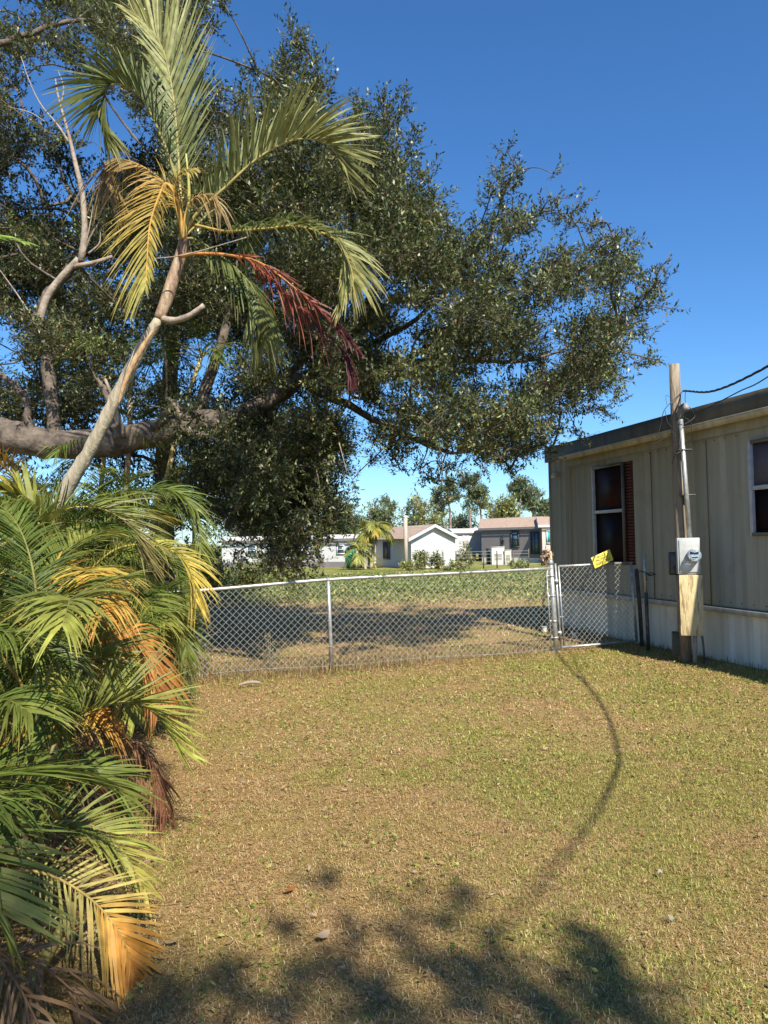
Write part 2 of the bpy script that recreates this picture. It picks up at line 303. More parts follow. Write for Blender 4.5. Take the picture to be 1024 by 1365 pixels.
# gate
GA = FP2+FD*.075; GB = P(849, 862, GA[1]+.42); GB[2] = 0; GDv = norm(GB-GA); zb, zt = .07, 1.21; zt2 = 1.23
gate = thing('walk_gate', 'closed chain link walk gate in a pipe frame beside the mobile home', 'gate', GA)
GL = -np.array([.04, 0, 0])
fr = MB(); A0, A1 = GA+[0, 0, zb-.02], GA+[-.05, 0, zt+.04]; B0, B1 = GB+[0, 0, zb+.02], GB+[-.05, 0, zt2]
A2 = GA+GDv*.05
fr.tube([A0, A1], .015, 10); fr.tube([A2+[0, 0, zb], A2+[-.05, 0, zt]], .012, 10); fr.tube([B0, B1], .021, 10)
fr.tube([A2+[-.05, 0, zt], B1], .017, 10); fr.tube([A0+[.01, 0, .03], B0], .017, 10)
fr.build('frame', GALV, gate, True)
mb = MB(); chain(mb, A2+GL*.5, GB+GL*.5, zt+.02, zt2+.02, zb); mb.build('chain_mesh', WIRE, gate)
for z in (.28, 1.0):
    c = GA+np.array([-.05*z/1.2, -.01, z]); mb = MB().tube([c-FD*.06, c+FD*.03], .012, 8); mb.tube([c+[0, 0, -.03], c+[0, 0, .03]], .024, 10); mb.box(c+np.array([-.02, -.02, .01]), (.03, .02, .03)); mb.build('hinge', GALV, gate)
for z in (.5, .8): MB().box(A2+np.array([-.03, 0, z]), (.07, .008, .02)).build('tension_band', GALV, gate)
# latch posts
lp = thing('latch_post', 'leaning grey pipe post with black chain by the wall at the gate', 'post', G(863, 869))
b0 = G(863, 869)+[0, -.05, 0]; t0 = P(859, 741, b0[1]); mid = b0+(t0-b0)*.62
MB().tube([b0-[0, 0, .05], mid], .026, 12).build('shade_dark_lower_pipe', GALVD, lp, True)  # lower part of the same pipe, dark metal painted in for shade
MB().tube([mid-[0, 0, .01], t0], .021, 12).build('pipe', GALV, lp, True)
MB().tube([t0-[0, 0, .005], t0+[0, 0, .015], t0+[0, 0, .025]], [.024, .02, .004], 12).build('cap', GALV, lp, True)
cz = P(862, 763, b0[1]-.04); ch = MB()
for i in range(16):
    a = i/15; c = cz+np.array([-.12+.2*a, .02*math.sin(a*9)-.03, .02*math.sin(a*6)-.03*a]); th = i*1.3
    ch.tube([c+np.array([.012*math.cos(q), .01*math.sin(q)*math.cos(th), .012*math.sin(q)*math.sin(th)+.004]) for q in np.linspace(0, 6.28, 9)], .0035, 5, cap=False)
ch.tube([cz+[-.02, -.05, -.12], cz+[-.03, -.05, -.02], cz+[.05, -.06, .0], cz+[.10, -.07, -.03]], .007, 6)
ch.build('chain', BLACK, lp)
dp = thing('gate_stop_post', 'short dark weathered post touching the free edge of the gate', 'post', GB)
c = GB+GDv*.095; MB().tube([c+[0, 0, -.05], c+[-.02, 0, .6], c+[-.05, 0, 1.12]], .03, 10).build('shaft', mat('dark_post', (.035, .03, .026), (.09, .075, .06), 12, .8, .3), dp)
MB().tube([c+[-.05, 0, 1.12], c+[-.05, 0, 1.14]], [.033, .02], 10).build('cap', GALVD, dp)
# sign
YEL = mat('yellow_sign', (.72, .60, .07), (.82, .72, .12), 20, .5, .05, c3=(.6, .52, .15)); INK = mat('sign_ink', (.05, .045, .03), rough=.6, bump=0)
sg = GB+(GA-GB)*.46; sc = P(803, 745, sg[1]-.03)
sign = thing('warning_sign', 'tilted yellow warning sign with black lettering wired to the gate top', 'sign', sc)
ang = R(20); ex = norm(np.array([FD[0]*math.cos(ang), FD[1]*math.cos(ang), math.sin(ang)])); ny_ = norm(np.array([FD[1], -FD[0], .05])); ez = norm(np.cross(ex, -ny_)) ; ez = ez if ez[2] > 0 else -ez
AX = np.stack([ex, ny_, ez])
MB().box(sc, (.335, .004, .165), AX).build('plate', YEL, sign, bevel=.002)
def text(body, c, size, parent, m, ax, name='lettering', xs=1.0, ext=.0008):
    cu = bpy.data.curves.new(name, 'FONT'); cu.body = body; cu.size = size; cu.align_x = 'CENTER'; cu.align_y = 'CENTER'; cu.extrude = ext; cu.offset = size*.012
    o = bpy.data.objects.new('t', cu); COL.objects.link(o); dg = bpy.context.evaluated_depsgraph_get(); me = bpy.data.meshes.new_from_object(o.evaluated_get(dg))
    bpy.data.objects.remove(o); o = bpy.data.objects.new(name, me); COL.objects.link(o); me.materials.clear(); me.materials.append(m)
    mt = Matrix((ax[0]*xs, ax[2], ax[1])).transposed()
    o.parent = parent; o.matrix_local = Matrix.Translation(Vector(c)-parent.location) @ mt.to_4x4(); return o
for body, dz, s_, xs_ in (('PRIVATE', .045, .042, 1.0), ('PROPERTY', .004, .042, 1.1), ('KEEP OUT', -.043, .052, 1.05)):
    text(body, sc+ez*dz+ny_*.003, s_, sign, INK, AX, xs=xs_)
mb = MB()
for u in (-.12, .12): 
    c = sc+ex*u+ez*.06; mb.tube([c+ny_*.01+[0, 0, .03*math.sin(q)]+ex*.02*math.cos(q) for q in np.linspace(0, 5.5, 10)], .002, 4)
mb.build('wire_tie', WIRE, sign)
# ------------------------------------------------------------------ mobile home
def Wp(px, py):                                        # pixel -> (s,z) on the long wall
    d = ray(px, py); A = np.array([[d[0], -HD[0]], [d[1], -HD[1]]]); k, s = np.linalg.solve(A, HA); return s, CH+k*d[2]
def H3(s, z, out=0.): return np.array([HA[0]+HD[0]*s+HN[0]*out, HA[1]+HD[1]*s+HN[1]*out, z])
print('fascia top', Wp(734, 597), Wp(1024, 513), 'bottom', Wp(734, 607), 'rail', Wp(764, 597), Wp(1024, 524), 'trim', Wp(850, 810), Wp(1000, 836), 'win1', Wp(792, 626), Wp(848, 748), 'win2', Wp(1000, 588), Wp(1024, 712))
def siding(name, base, dirt, foot, rough=.7):
    m, t, b = newmat(name); n, l = t.nodes, t.links; b.inputs['Roughness'].default_value = rough
    tc = n.new('ShaderNodeTexCoord')
    def noise(s, st, d=5):
        mp = n.new('ShaderNodeMapping'); mp.inputs['Scale'].default_value = st; l.new(tc.outputs['Object'], mp.inputs[0])
        x = n.new('ShaderNodeTexNoise'); x.inputs['Scale'].default_value = s; x.inputs['Detail'].default_value = d; x.inputs['Roughness'].default_value = .6; l.new(mp.outputs[0], x.inputs['Vector']); return x.outputs['Fac']
    def rampf(f, a, c):
        r = n.new('ShaderNodeMapRange'); r.inputs[1].default_value = a; r.inputs[2].default_value = c; l.new(f, r.inputs[0]); return r.outputs[0]
    def mix(f, a, c):
        x = n.new('ShaderNodeMix'); x.data_type = 'RGBA'; l.new(f, x.inputs[0])
        if isinstance(a, tuple): x.inputs[6].default_value = (*a, 1)
        else: l.new(a, x.inputs[6])
        x.inputs[7].default_value = (*c, 1); return x.outputs[2]
    c = mix(rampf(noise(1.6, (4, 4, .22)), .42, .78), base, dirt)
    c = mix(rampf(noise(3, (1, 1, 1)), .55, .9), c, foot)
    l.new(c, b.inputs['Base Color']); return m
SIDE = siding('beige_siding', (.37, .355, .28), (.24, .23, .17), (.27, .245, .17))
SKIRT = siding('skirt_panel', (.80, .75, .62), (.48, .43, .33), (.55, .47, .33), .6)
TRIM = siding('trim_metal', (.58, .55, .45), (.25, .24, .19), (.3, .26, .18))
FASC = siding('roof_metal', (.17, .15, .11), (.08, .075, .055), (.11, .095, .065), .85)
home = thing('mobile_home', 'beige single wide mobile home with ribbed metal siding and pale skirting at right', 'house', H3(0, 0))
ZS, ZW = .70, 3.02; SL = 17.0
(w1a, w1t), (w1b, w1z) = Wp(791, 622), Wp(848, 762); w1t = Wp(820, 618)[1]; (w2a, w2t), (_, w2z) = Wp(1000, 588), Wp(1024, 714); w2b = w2a+1.0
w1z = 1.18
def ribs(mb, s0, s1, z0, z1, pitch=.20, dep=.006, out=0., off=0):
    u = s0; pr = [(s0, 0)]; k = math.ceil((s0-off)/pitch)
    while k*pitch+off < s1-.05:
        a = k*pitch+off
        if a > s0+.02: pr += [(a-.03, 0), (a-.006, dep), (a+.012, dep), (a+.030, 0), (a+.085, 0), (a+.096, -.003), (a+.104, -.003), (a+.115, 0)]
        k += 1
    pr = [p for p in pr if p[0] < s1]+[(s1, 0)]
    v = [H3(s, z, out+o_) for s, o_ in pr for z in (z0, z1)]; mb.add(v, [(2*i, 2*i+2, 2*i+3, 2*i+1) for i in range(len(pr)-1)])
AXH = np.array([[HD[0], HD[1], 0], [HN[0], HN[1], 0], [0, 0, 1]])
mb = MB()
# corner bay sits 3 cm proud
ribs(mb, 0, .72, ZS, ZW, out=.03); mb.add([H3(.72, ZS, .03), H3(.72, ZS, 0), H3(.72, ZW, 0), H3(.72, ZW, .03)], [(0, 1, 2, 3)])
ribs(mb, .72, w1a, ZS, ZW); ribs(mb, w1a, w1b, ZS, w1z); ribs(mb, w1a, w1b, w1t, ZW)
ribs(mb, w1b, w2a, ZS, ZW); ribs(mb, w2a, w2b, ZS, w2z); ribs(mb, w2a, w2b, w2t, ZW); ribs(mb, w2b, SL, ZS, ZW)
BN = -np.array([HN[0], HN[1], 0])*4.0                  # to the back
e0, e1 = H3(0, ZS, .03), H3(0, ZW, .03); mb.add([e0, e0+BN, e1+BN, e1], [(0, 1, 2, 3)])
e0, e1 = H3(SL, ZS), H3(SL, ZW); mb.add([e0, e0+BN, e1+BN, e1], [(0, 1, 2, 3)])
e0, e1 = H3(0, ZS, .03)+BN, H3(SL, ZS)+BN; mb.add([e0, e1, e1+[0, 0, ZW-ZS], e0+[0, 0, ZW-ZS]], [(0, 1, 2, 3)])
mb.build('wall', SIDE, home)
mb = MB()
for u in np.arange(1.9, SL, 1.22):
    if w1a < u < w1b+.05 or w2a < u < w2b: continue
    MB().box(H3(u, (ZS+ZW-.17)/2, .004), (.010, .006, ZW-.19-ZS), AXH).build('panel_seam', FASC, home)
mb = MB(); [mb.box(H3(u, z, .007), (.012, .008, .012), AXH) for u in np.arange(.9, 9.5, .2) for z in (ZS+.07, ZW-.2) if not (w1a-.05 < u < w1b+.05 and z > 2) and not (w2a-.05 < u < w2b+.05 and z > 2.0)]; mb.build('screw_row', GALVD, home)
mb = MB(); mb.tube([H3(0, ZS+.01, .035), H3(0, ZW, .035)], .022, 6); mb.build('corner_trim', SIDE, home)
mb = MB(); ribs(mb, 0, SL, -.05, ZS-.07, pitch=.42, dep=.006, out=-.03)
e0, e1 = H3(0, -.05, -.03), H3(0, ZS-.07, -.03); mb.add([e0, e0+BN, e1+BN, e1], [(0, 1, 2, 3)]); mb.build('skirting', SKIRT, home)
mb = MB(); AXH = np.array([[HD[0], HD[1], 0], [HN[0], HN[1], 0], [0, 0, 1]])
mb.box(H3(SL/2, ZS-.035, .0), (SL, .07, .066), AXH); mb.build('skirt_trim', TRIM, home)
MB().box(H3(SL/2, ZS+.006, .004), (SL, .05, .014), AXH).build('belt_gap', BLACK, home)
# roof: fascia band, slab, gutter awning
zf0 = 3.02
FH = .265
mb = MB(); mb.box(H3(SL/2-.05, ZW+FH/2, .055), (SL+.14, .03, FH), AXH)
mb.box(H3(-.1, ZW+FH/2, .055)+BN/2+np.array([HN[0], HN[1], 0])*-.015, (.03, 4.05, FH), AXH)
mb.build('fascia', FASC, home)
mb = MB(); L0, L1 = -.13, SL; q = [H3(L0, ZW+FH, .085), H3(L1, ZW+FH, .085)]; rd = BN*.5+np.array([0, 0, .25])
mb.add([q[0], q[1], q[1]+rd, q[0]+rd, q[1]+BN, q[0]+BN], [(0, 1, 2, 3), (3, 2, 4, 5)]); mb.build('roof', FASC, home)
mb = MB(); mb.tube([H3(.62, ZW+.015, .16), H3(SL, ZW+.015, .16)], .016, 8); mb.add([H3(.62, ZW+.02, .07), H3(SL, ZW+.02, .07), H3(SL, ZW-.06, .15), H3(.62, ZW-.06, .15), H3(SL, ZW+.02, .17), H3(.62, ZW+.02, .17)], [(0, 1, 2, 3), (3, 2, 4, 5)])
mb.build('gutter', TRIM, home)
mb = MB(); ribs(mb, .74, SL, ZW-.16, ZW-.005, pitch=9, out=.03); mb.build('frieze', SIDE, home)
GLASS = mat('dark_glass', (.012, .011, .016), (.03, .014, .016), 2, .5, 0); REDP = mat('brick_red_shutter', (.085, .022, .016), (.13, .035, .024), 6, .6, .1)
WFR = mat('window_frame', (.36, .37, .40), (.50, .51, .54), 8, .4, .05); ROOMW = mat('curtain_mauve', (.10, .09, .13), (.15, .14, .18), 3, .3, .05)
DKFR = mat('dark_bronze_frame', (.10, .085, .06), (.16, .14, .10), 8, .5, .05)
def window(sa, sb, z0, z1, glassb, split, kind):
    wd = MB(); zz = z0+(z1-z0)*split
    wo = MB(); wo.box(H3(sa+.02, (z0+z1)/2, .02), (.045, .05, z1-z0), AXH); wk = MB(); wk.box(H3((sa+glassb)/2, z0+.02, .02), (glassb-sa-.05, .05, .04), AXH)
    wk.box(H3((sa+glassb)/2, z1-.02, .02), (glassb-sa-.05, .045, .04), AXH); wo.box(H3((sa+glassb)/2+.01, zz, .015), (glassb-sa-.08, .05, .05), AXH)
    wk.box(H3(glassb-.015, (z0+z1)/2, .012), (.03, .045, z1-z0), AXH); wk.build('window_surround', DKFR, home)
    f = wo.build('window_frame', WFR, home, bevel=.003)
    MB().box(H3((sa+glassb)/2, (z0+zz)/2, -.02), (glassb-sa-.03, .012, zz-z0), AXH).build('lower_pane', GLASS, f).location = (0, 0, 0)
    MB().box(H3((sa+glassb)/2, (z1+zz)/2, -.005), (glassb-sa-.03, .012, z1-zz), AXH).build('upper_pane', kind, f).location = (0, 0, 0)
    rv = MB(); rv.box(H3((sa+sb)/2, (z0+z1)/2, -.09), (sb-sa, .02, z1-z0), AXH); rv.build('window_recess', REDP if sb > glassb+.05 else BLACK, home)
    return f
gl1 = Wp(834, 700)[0]
REDGL = mat('reddish_glass', (.022, .012, .013), (.045, .02, .02), 3, .5, 0)
for m_ in (GLASS, REDGL): m_.node_tree.nodes['Principled BSDF'].inputs['Specular IOR Level'].default_value = .07
f1 = window(w1a, w1b, w1z, w1t, gl1, .53, REDGL)
mb = MB(); n_ = 34
for i in range(n_): mb.box(H3((gl1+w1b)/2+.005, w1z+.02+(i+.5)*(w1t+.06-w1z-.03)/n_, -.02), (w1b-gl1-.02, .03, (w1t-w1z)/n_*.75), AXH)
mb.build('shutter_slats', REDP, home)
window(w2a, w2b, w2z, w2t, w2b, .5, ROOMW)
lc = H3(*Wp(744, 632), .06)
mb = MB().tube([lc-np.array([HN[0], HN[1], 0])*.05, lc], .05, 12); mb.build('light_base', TRIM, home)
MB().tube([lc+[0, 0, .03], lc+[-.03, -.03, .0], lc+[-.05, -.05, -.05], lc+[-.055, -.055, -.08]], [.02, .035, .04, .025], 10).build('wall_lamp', mat('frosted_lamp', (.6, .58, .48), (.7, .67, .58), 6, .3, 0), home, True)
# ------------------------------------------------------------------ service pole
pb = G(914, 884)+[0, 0, 0]; PY = pb[1]; pt = P(899, 486, PY+.05)
POLEW = mat('pole_wood', (.13, .10, .07), (.33, .27, .19), 4, .85, .7, 12, (6, 6, .7), c3=(.5, .42, .3)); BOXW = mat('cover_board', (.36, .27, .13), (.60, .49, .27), 5, .8, .5, 14, (5, 5, .7), c3=(.30, .21, .10), lo=.3, hi=.5)
pole = thing('service_pole', 'weathered wooden electric service pole standing in front of the mobile home wall', 'pole', pb)
mb = MB().tube([pb-[0, 0, .1]]+[pb+(pt-pb)*k for k in (.25, .5, .75, 1)], [.08, .077, .073, .069, .065], 16); mb.build('shaft', POLEW, pole, True)
def on(px, py, dy=0): return P(px, py, PY+dy)
c0, c1 = on(920, 722, -.16), on(907, 556, -.10)
MB().tube([c0, c1], .03, 12).build('conduit', GALV, pole, True)
mb = MB().tube([c1-[0, 0, .02], c1+[0, 0, .05], c1+[.02, -.03, .11], c1+[.03, -.08, .12], c1+[.03, -.13, .08]], [.036, .045, .055, .05, .035], 12); wh = mb.build('weatherhead', mat('grey_cap', (.13, .13, .13), (.3, .3, .3), 9, .5, .1), pole, True)
mb = MB()
for py in (600, 660): c = on(912+(py-600)*.08, py, -.10); mb.box(c, (.17, .10, .02))
mb.build('conduit_strap', GALVD, pole)
# meter box: front faces viewer, turned a little so its left side shows
yaw = R(-14); bx_ = np.array([math.cos(yaw), math.sin(yaw), 0]); by_ = np.array([-math.sin(yaw), math.cos(yaw), 0]); AXB = np.stack([bx_, by_, [0, 0, 1]])
mc = on(917, 741, -.17); GREY = mat('meter_grey', (.36, .37, .36), (.46, .47, .46), 8, .45, .06)
meter = thing('electric_meter', 'grey metal electric meter box with round glass meter on the service pole', 'meter', mc)
MB().box(mc, (.265, .16, .45), AXB).build('housing', GREY, meter, bevel=.008)
MB().box(mc-by_*.088+[0, 0, .0], (.22, .012, .40), AXB).build('cover_plate', GREY, meter, bevel=.004)
dc = mc-by_*.095+bx_*.055+np.array([0, 0, .01])
MB().tube([dc+by_*.02, dc-by_*.05], .082, 24).build('meter_ring', GALV, meter, bevel=.003)
MB().tube([dc-by_*.03, dc-by_*.075], .066, 24).build('dial_face', mat('dial_paper', (.62, .66, .68), (.42, .5, .6), 30, .4, 0), meter)
m, t_, b_ = newmat('meter_glass'); b_.inputs['Base Color'].default_value = (.85, .93, 1, 1); b_.inputs['Roughness'].default_value = .03; b_.inputs['Transmission Weight'].default_value = 1; b_.inputs['IOR'].default_value = 1.45
MB().tube([dc-by_*.051, dc-by_*.11, dc-by_*.135, dc-by_*.147, dc-by_*.150], [.076, .075, .066, .04, .004], 24).build('glass_dome', m, meter, True)
mb = MB(); mb.box(dc-by_*.078+np.array([0, 0, .022]), (.07, .004, .02), AXB); mb.box(dc-by_*.078-np.array([0, 0, .02]), (.05, .004, .008), AXB); mb.build('register', BLACK, meter)
# wooden cover box
wc = on(920.5, 806, -.19); cov = thing('cable_cover', 'tall pale plywood cover box under the meter on the service pole', 'wooden box', wc)
hh = on(920, 766, -.19)[2]-on(920, 846, -.19)[2]
MB().box(wc-by_*.09, (.27, .02, hh), AXB).build('front_board', BOXW, cov, bevel=.003)
for s_ in (-1, 1): MB().box(wc+bx_*s_*.122, (.02, .157, hh-.02), AXB).build('side_board', POLEW, cov, bevel=.003)
MB().box(wc+np.array([0, 0, hh/2-.005]), (.222, .15, .02), AXB).build('top_board', POLEW, cov)
g0 = on(926.5, 886, -.2); g1 = on(926.5, 842, -.2); g0[2] = -.05
mb = MB().tube([g0, g1], .027, 10); ug = mb.build('ground_conduit', DEADW, pole, True)
g0 = on(939, 886, -.2); g0[2] = -.05; g1 = on(935, 838, -.2); mb = MB().tube([g0, (g0+g1)/2+[.01, 0, 0], g1], .013, 8); mb.build('ground_pipe', GALVD, pole, True)
gb = on(903, 858, .04); MB().box(gb, (.12, .12, .30), AXB).build('cable_box', mat('green_box', (.03, .035, .025), (.06, .065, .045), 8, .6, .1), pole, bevel=.006)
# black enclosure left of meter
bk = on(899, 751, .0); mb = MB().box(bk, (.13, .13, .29), AXB); k = mb.build('breaker_box', BLACK, pole, bevel=.006); MB().box(bk-by_*.07+np.array([0, 0, .0]), (.10, .012, .25), AXB).build('cover', GALVD, k, bevel=.003).location = (0, 0, 0)
# service cable, solved so that its shadow falls where the photo shows it
def lift(px, py, h): g_ = G(px, py); kk = h/math.tan(EL); return np.array([g_[0]+SD[0]*kk, g_[1]+SD[1]*kk, h])
cab = [on(911, 521, -.02), np.array([3.72, 8.3, 3.22])]+[lift(*q) for q in ((752, 886, 3.14), (800, 940, 3.2), (822, 1000, 3.35), (812, 1050, 3.55), (784, 1100, 4.4), (748, 1145, 5.6), (705, 1195, 7.4))]+[np.array([2.6, -9, 9.5])]
cp_ = spline(cab, 160); mb = MB()
for ph in (0, 2.09, 4.19):
    th = np.arange(160)*.9+ph; mb.tube(cp_+np.stack([np.cos(th)*.0078, 0*th, np.sin(th)*.0078], -1), .0066, 6)
tag(mb.build('service_cable', BLACK), 'twisted black overhead service cable running from the pole toward the viewer', 'cable')
def wire(pts, r=.005, name='loose_wire'):
    mb = MB().tube(spline(pts, 24), r, 5); return mb.build(name, BLACK, pole)
w0 = on(911, 521, -.02)
wire([w0, on(898, 533, -.12), on(885, 548, -.14), on(880, 570, -.12), on(872, 590, -.1), on(866, 594, -.1)])
wire([on(866, 594, -.1), on(886, 584, -.14), on(901, 572, -.16), on(907, 562, -.16)])
wire([on(914, 521, -.06), on(914, 536, -.12), on(922, 546, -.15), on(926, 556, -.14), on(912, 566, -.18)])
wire([on(908, 552, -.18), on(902, 570, -.2), on(905, 590, -.16), on(908, 600, -.15), on(900, 607, -.16), on(896, 618, -.1)])
wire([on(887, 548, -.15), on(890, 562, -.16), on(896, 570, -.16)], .004)
wire([on(910, 555, -.2), on(921, 563, -.2), on(921, 580, -.18), on(914, 590, -.16)], .004)
w9 = [on(908, 558, -.2), on(940, 545, -.6), P(985, 522, 8.0), P(1024, 502, 7.2), np.array([3.45, 5, 3.25])]
wire(w9, .007, 'drip_wire')
wire([on(897, 532, -.09), on(888, 527, -.05), on(889, 540, -.1)], .003)
# ------------------------------------------------------------------ leaning sticks behind the post
mb = MB()
st = thing('stick_tripod', 'pair of pale leaning poles with a dry vine behind the fence end post', 'poles', G(727, 845))
Yt = 12.4
for (xa, ya, xb, yb, dy) in ((733, 738, 723, 812, .0), (734, 735, 741, 850, -.4)):
    MB().tube([P(xa, ya, Yt), P((xa+xb)/2, (ya+yb)/2, Yt+dy*.5), P(xb, yb, Yt+dy)*[1, 1, 0 if False else 1]], [.016, .018, .02], 8).build('stick', mat('pale_stick', (.45, .40, .27), (.62, .56, .40), 9, .7, .2), st)
MB().tube([P(723, 811, Yt), P(722, 826, Yt+.02)], .016, 6).build('black_ferrule', BLACK, st)
vp = np.array([P(728+RS.normal(0, 3), 740+RS.uniform(-8, 14), Yt+RS.normal(0, .06)) for _ in range(90)]); mb = MB(); leaves(mb, vp, norm(RS.normal(size=(90, 3))), RS.uniform(.05, .11, 90), RS.uniform(.03, .06, 90), np.array([(.30, .2, .12)])*RS.uniform(.6, 1.3, (90, 1))); mb.build('dry_vine', GRASS, st)
for px, py, lab in ((726, 843, 'small white plastic cup on the dry ground left of the gate post'), (766, 851, 'small pale cup on the ground behind the gate mesh')):
    c = G(px, py, .0); c[2] = 0; mb = MB().tube([c+[0, 0, 0], c+[0, 0, .01], c+[0, 0, .09], c+[0, 0, .095]], [.035, .038, .05, .053], 14); t = thing('plastic_cup', lab, 'cup', c); mb.build('cup_body', mat('white_plastic', (.75, .72, .62), (.8, .78, .7), 9, .5, 0), t, True)
    MB().tube([c+[.053*math.cos(q), .053*math.sin(q), .097] for q in np.linspace(0, 6.28, 16)], .004, 5).build('rim', WFR, t)
# ------------------------------------------------------------------ palm fronds
GRN = [(.075, .13, .02), (.12, .18, .03), (.19, .22, .045)]
def frond(pts, parent, L=.45, n=46, up=(0, 0, 1), V=.5, cols=None, stem=(.30, .26, .07), rad=.012, start=.12, droop=.25, sides=(1, -1), lw=.016, ang=(60, 25), name='frond', jit=.12, tipc=None, ragged=0.):
    """pinnate frond along a rachis; cols = colours from base to tip"""
    cols = np.array(cols if cols is not None else GRN); K = 40; rp = spline(pts, K); T = norm(np.gradient(rp, axis=0)); up = np.asarray(up, float)
    mb = MB(); mb.tube(rp, np.linspace(rad, rad*.18, K), 5, c=np.repeat(np.array([[*stem]]), K*5+2, 0)*1.0)
    u = np.linspace(start, .995, n)
    for sd in sides:
        uu = np.clip(u+RS.normal(0, .004, n), 0, 1); idx = uu*(K-1); i0 = np.clip(idx.astype(int), 0, K-2); f = (idx-i0)[:, None]
        o = rp[i0]*(1-f)+rp[i0+1]*f; t = norm(T[i0]*(1-f)+T[i0+1]*f)
        N = up-t*(t@up)[:, None]; N = norm(N); Sv = np.cross(t, N)*np.sign(sd)
        w = (uu-start)/(1-start); a = np.radians(ang[0]+(ang[1]-ang[0])*w+RS.normal(0, 4, n)); Vv = V+RS.normal(0, jit, n)
        d = norm(t*np.cos(a)[:, None]+Sv*(np.sin(a)*np.cos(Vv))[:, None]+N*(np.sin(a)*np.sin(Vv))[:, None])
        Ls = L*np.clip(.55+1.7*w, 0, 1)*np.clip(1.45-1.0*w**1.5, .25, 1)*RS.uniform(.88, 1.08, n)
        Ls = Ls*min(1, abs(sd))
        if ragged: Ls *= np.where(RS.rand(n) < ragged, RS.uniform(.2, .6, n), 1)
        wd = norm(t-d*np.sum(t*d, 1)[:, None]+N*RS.normal(0, .25, (n, 1)))
        s = np.array([0, .18, .42, .68, .87, 1.]); pr = np.array([.45, 1, .95, .68, .35, .02])
        dr = droop*RS.uniform(.6, 1.5, n); bend = RS.normal(0, .05, (n, 3))
        pc = o[:, None]+d[:, None]*(Ls[:, None]*s)[..., None]+(np.array([0, 0, -1.])*dr[:, None]+bend)[:, None]*(Ls[:, None]*s**2.2)[..., None]
        W = lw*np.clip(.6+.8*w, 0, 1)*RS.uniform(.8, 1.15, n)
        Wm = (W[:, None]*pr)[..., None]*wd[:, None]
        v = np.stack([pc-Wm, pc+Wm], 2).reshape(-1, 3); k = len(s)
        b = (np.arange(n)*2*k)[:, None]+np.arange(k-1)*2; q = np.stack([b, b+2, b+3, b+1], -1).reshape(-1, 4)
        ci = np.clip(w*(len(cols)-1)+RS.normal(0, .18, n), 0, len(cols)-1.001); j = ci.astype(int); ff = (ci-j)[:, None]
        c = (cols[j]*(1-ff)+cols[j+1]*ff)*RS.uniform(.82, 1.15, (n, 1)); c = np.repeat(c[:, None], 2*k, 1)
        tc = np.array(tipc if tipc is not None else (.36, .25, .08)); tf = np.repeat(np.clip((s-.8)/.2, 0, 1)*.6, 2)[None, :, None]*(RS.rand(n)[:, None, None] < .5)
        c = c*(1-tf)+tc*tf
        n0 = mb.n; mb.add(v, q, c=c.reshape(-1, 3))
        tb = np.arange(n)*2*k+n0; mb.t.append(np.stack([i0*5+(1 if sd > 0 else 4), tb, tb+1], -1))
    return mb.build(name, PLEAF, parent, origin=np.asarray(parent.location))
def pix(lst, Y, dy=0.):
    n = len(lst); return [P(a, b, Y+dy*i/(n-1)) for i, (a, b) in enumerate(lst)]
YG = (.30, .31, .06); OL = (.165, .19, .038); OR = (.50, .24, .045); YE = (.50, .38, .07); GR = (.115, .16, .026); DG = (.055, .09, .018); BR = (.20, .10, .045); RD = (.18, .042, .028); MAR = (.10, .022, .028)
# ---- hero palm
HY = 7.4
hp = thing('areca_palm', 'tall leaning palm with pale split trunk and a dead red frond, crown against the sky', 'palm tree', G(28, 938))
base = G(28, 938); tr = [base-[0, 0, .1]]+[P(a, b, y) for a, b, y in ((55, 780, 7.85), (84, 665, 7.7), (120, 600, 7.6), (155, 530, 7.5), (185, 470, 7.45), (212, 425, HY))]
tp_ = spline(tr, 40); rr = np.interp(np.arange(40), [0, 12, 30, 39], [.088, .078, .060, .047]); rr = rr*(1+.05*np.sin(np.arange(40)*2.2)+RS.normal(0, .035, 40))
MB().tube(tp_, rr, 14).build('trunk', PTRUNK, hp, True)
tr2 = spline([tp_[-1]]+pix([(222, 400), (232, 368), (242, 335), (246, 305)], HY), 20)
MB().tube(tr2, np.interp(np.arange(20), [0, 6, 14, 19], [.052, .064, .054, .028]), 14).build('crownshaft', CSHAFT, hp, True)
MB().tube(spline(pix([(204, 440), (180, 480), (165, 515), (158, 540)], HY-.09), 12), [.01, .02, .028, .03, .03, .028, .025, .024, .02, .016, .01, .005], 6).build('bark_strip', mat('torn_bark', (.30, .15, .07), (.5, .36, .2), 7, .85, .6, 20, (4, 4, .8)), hp, True)
MB().tube(spline(pix([(213, 424), (232, 427), (252, 421), (272, 407)], HY, -.1), 12), np.linspace(.036, .024, 12)*(1+RS.normal(0, .06, 12)), 9).build('dead_stub', DEADW, hp, True)
C0 = (244, 318)
PG = [(.17, .20, .075), (.24, .26, .10), (.30, .31, .12), (.34, .33, .11)]; PD = [(.10, .13, .04), (.13, .16, .05), (.18, .19, .06)]
cam_n = (0.1, -1, .1)
frond(pix([C0, (240, 250), (236, 180), (228, 110), (212, 55), (175, 12)], HY, .3), hp, L=.98, n=92, sides=(1, -.5), up=cam_n, V=.35, cols=PG, stem=(.45, .38, .14), rad=.02, start=.2, droop=.06, lw=.0145, ang=(36, 22))
frond(pix([C0, (236, 245), (214, 180), (186, 128), (150, 112), (132, 150), (138, 175)], HY-.2, -.2), hp, L=.66, n=84, up=(.45, -.25, 1), V=.85, cols=PD, stem=(.34, .30, .1), rad=.018, start=.25, droop=.2, lw=.0145, ang=(52, 22))
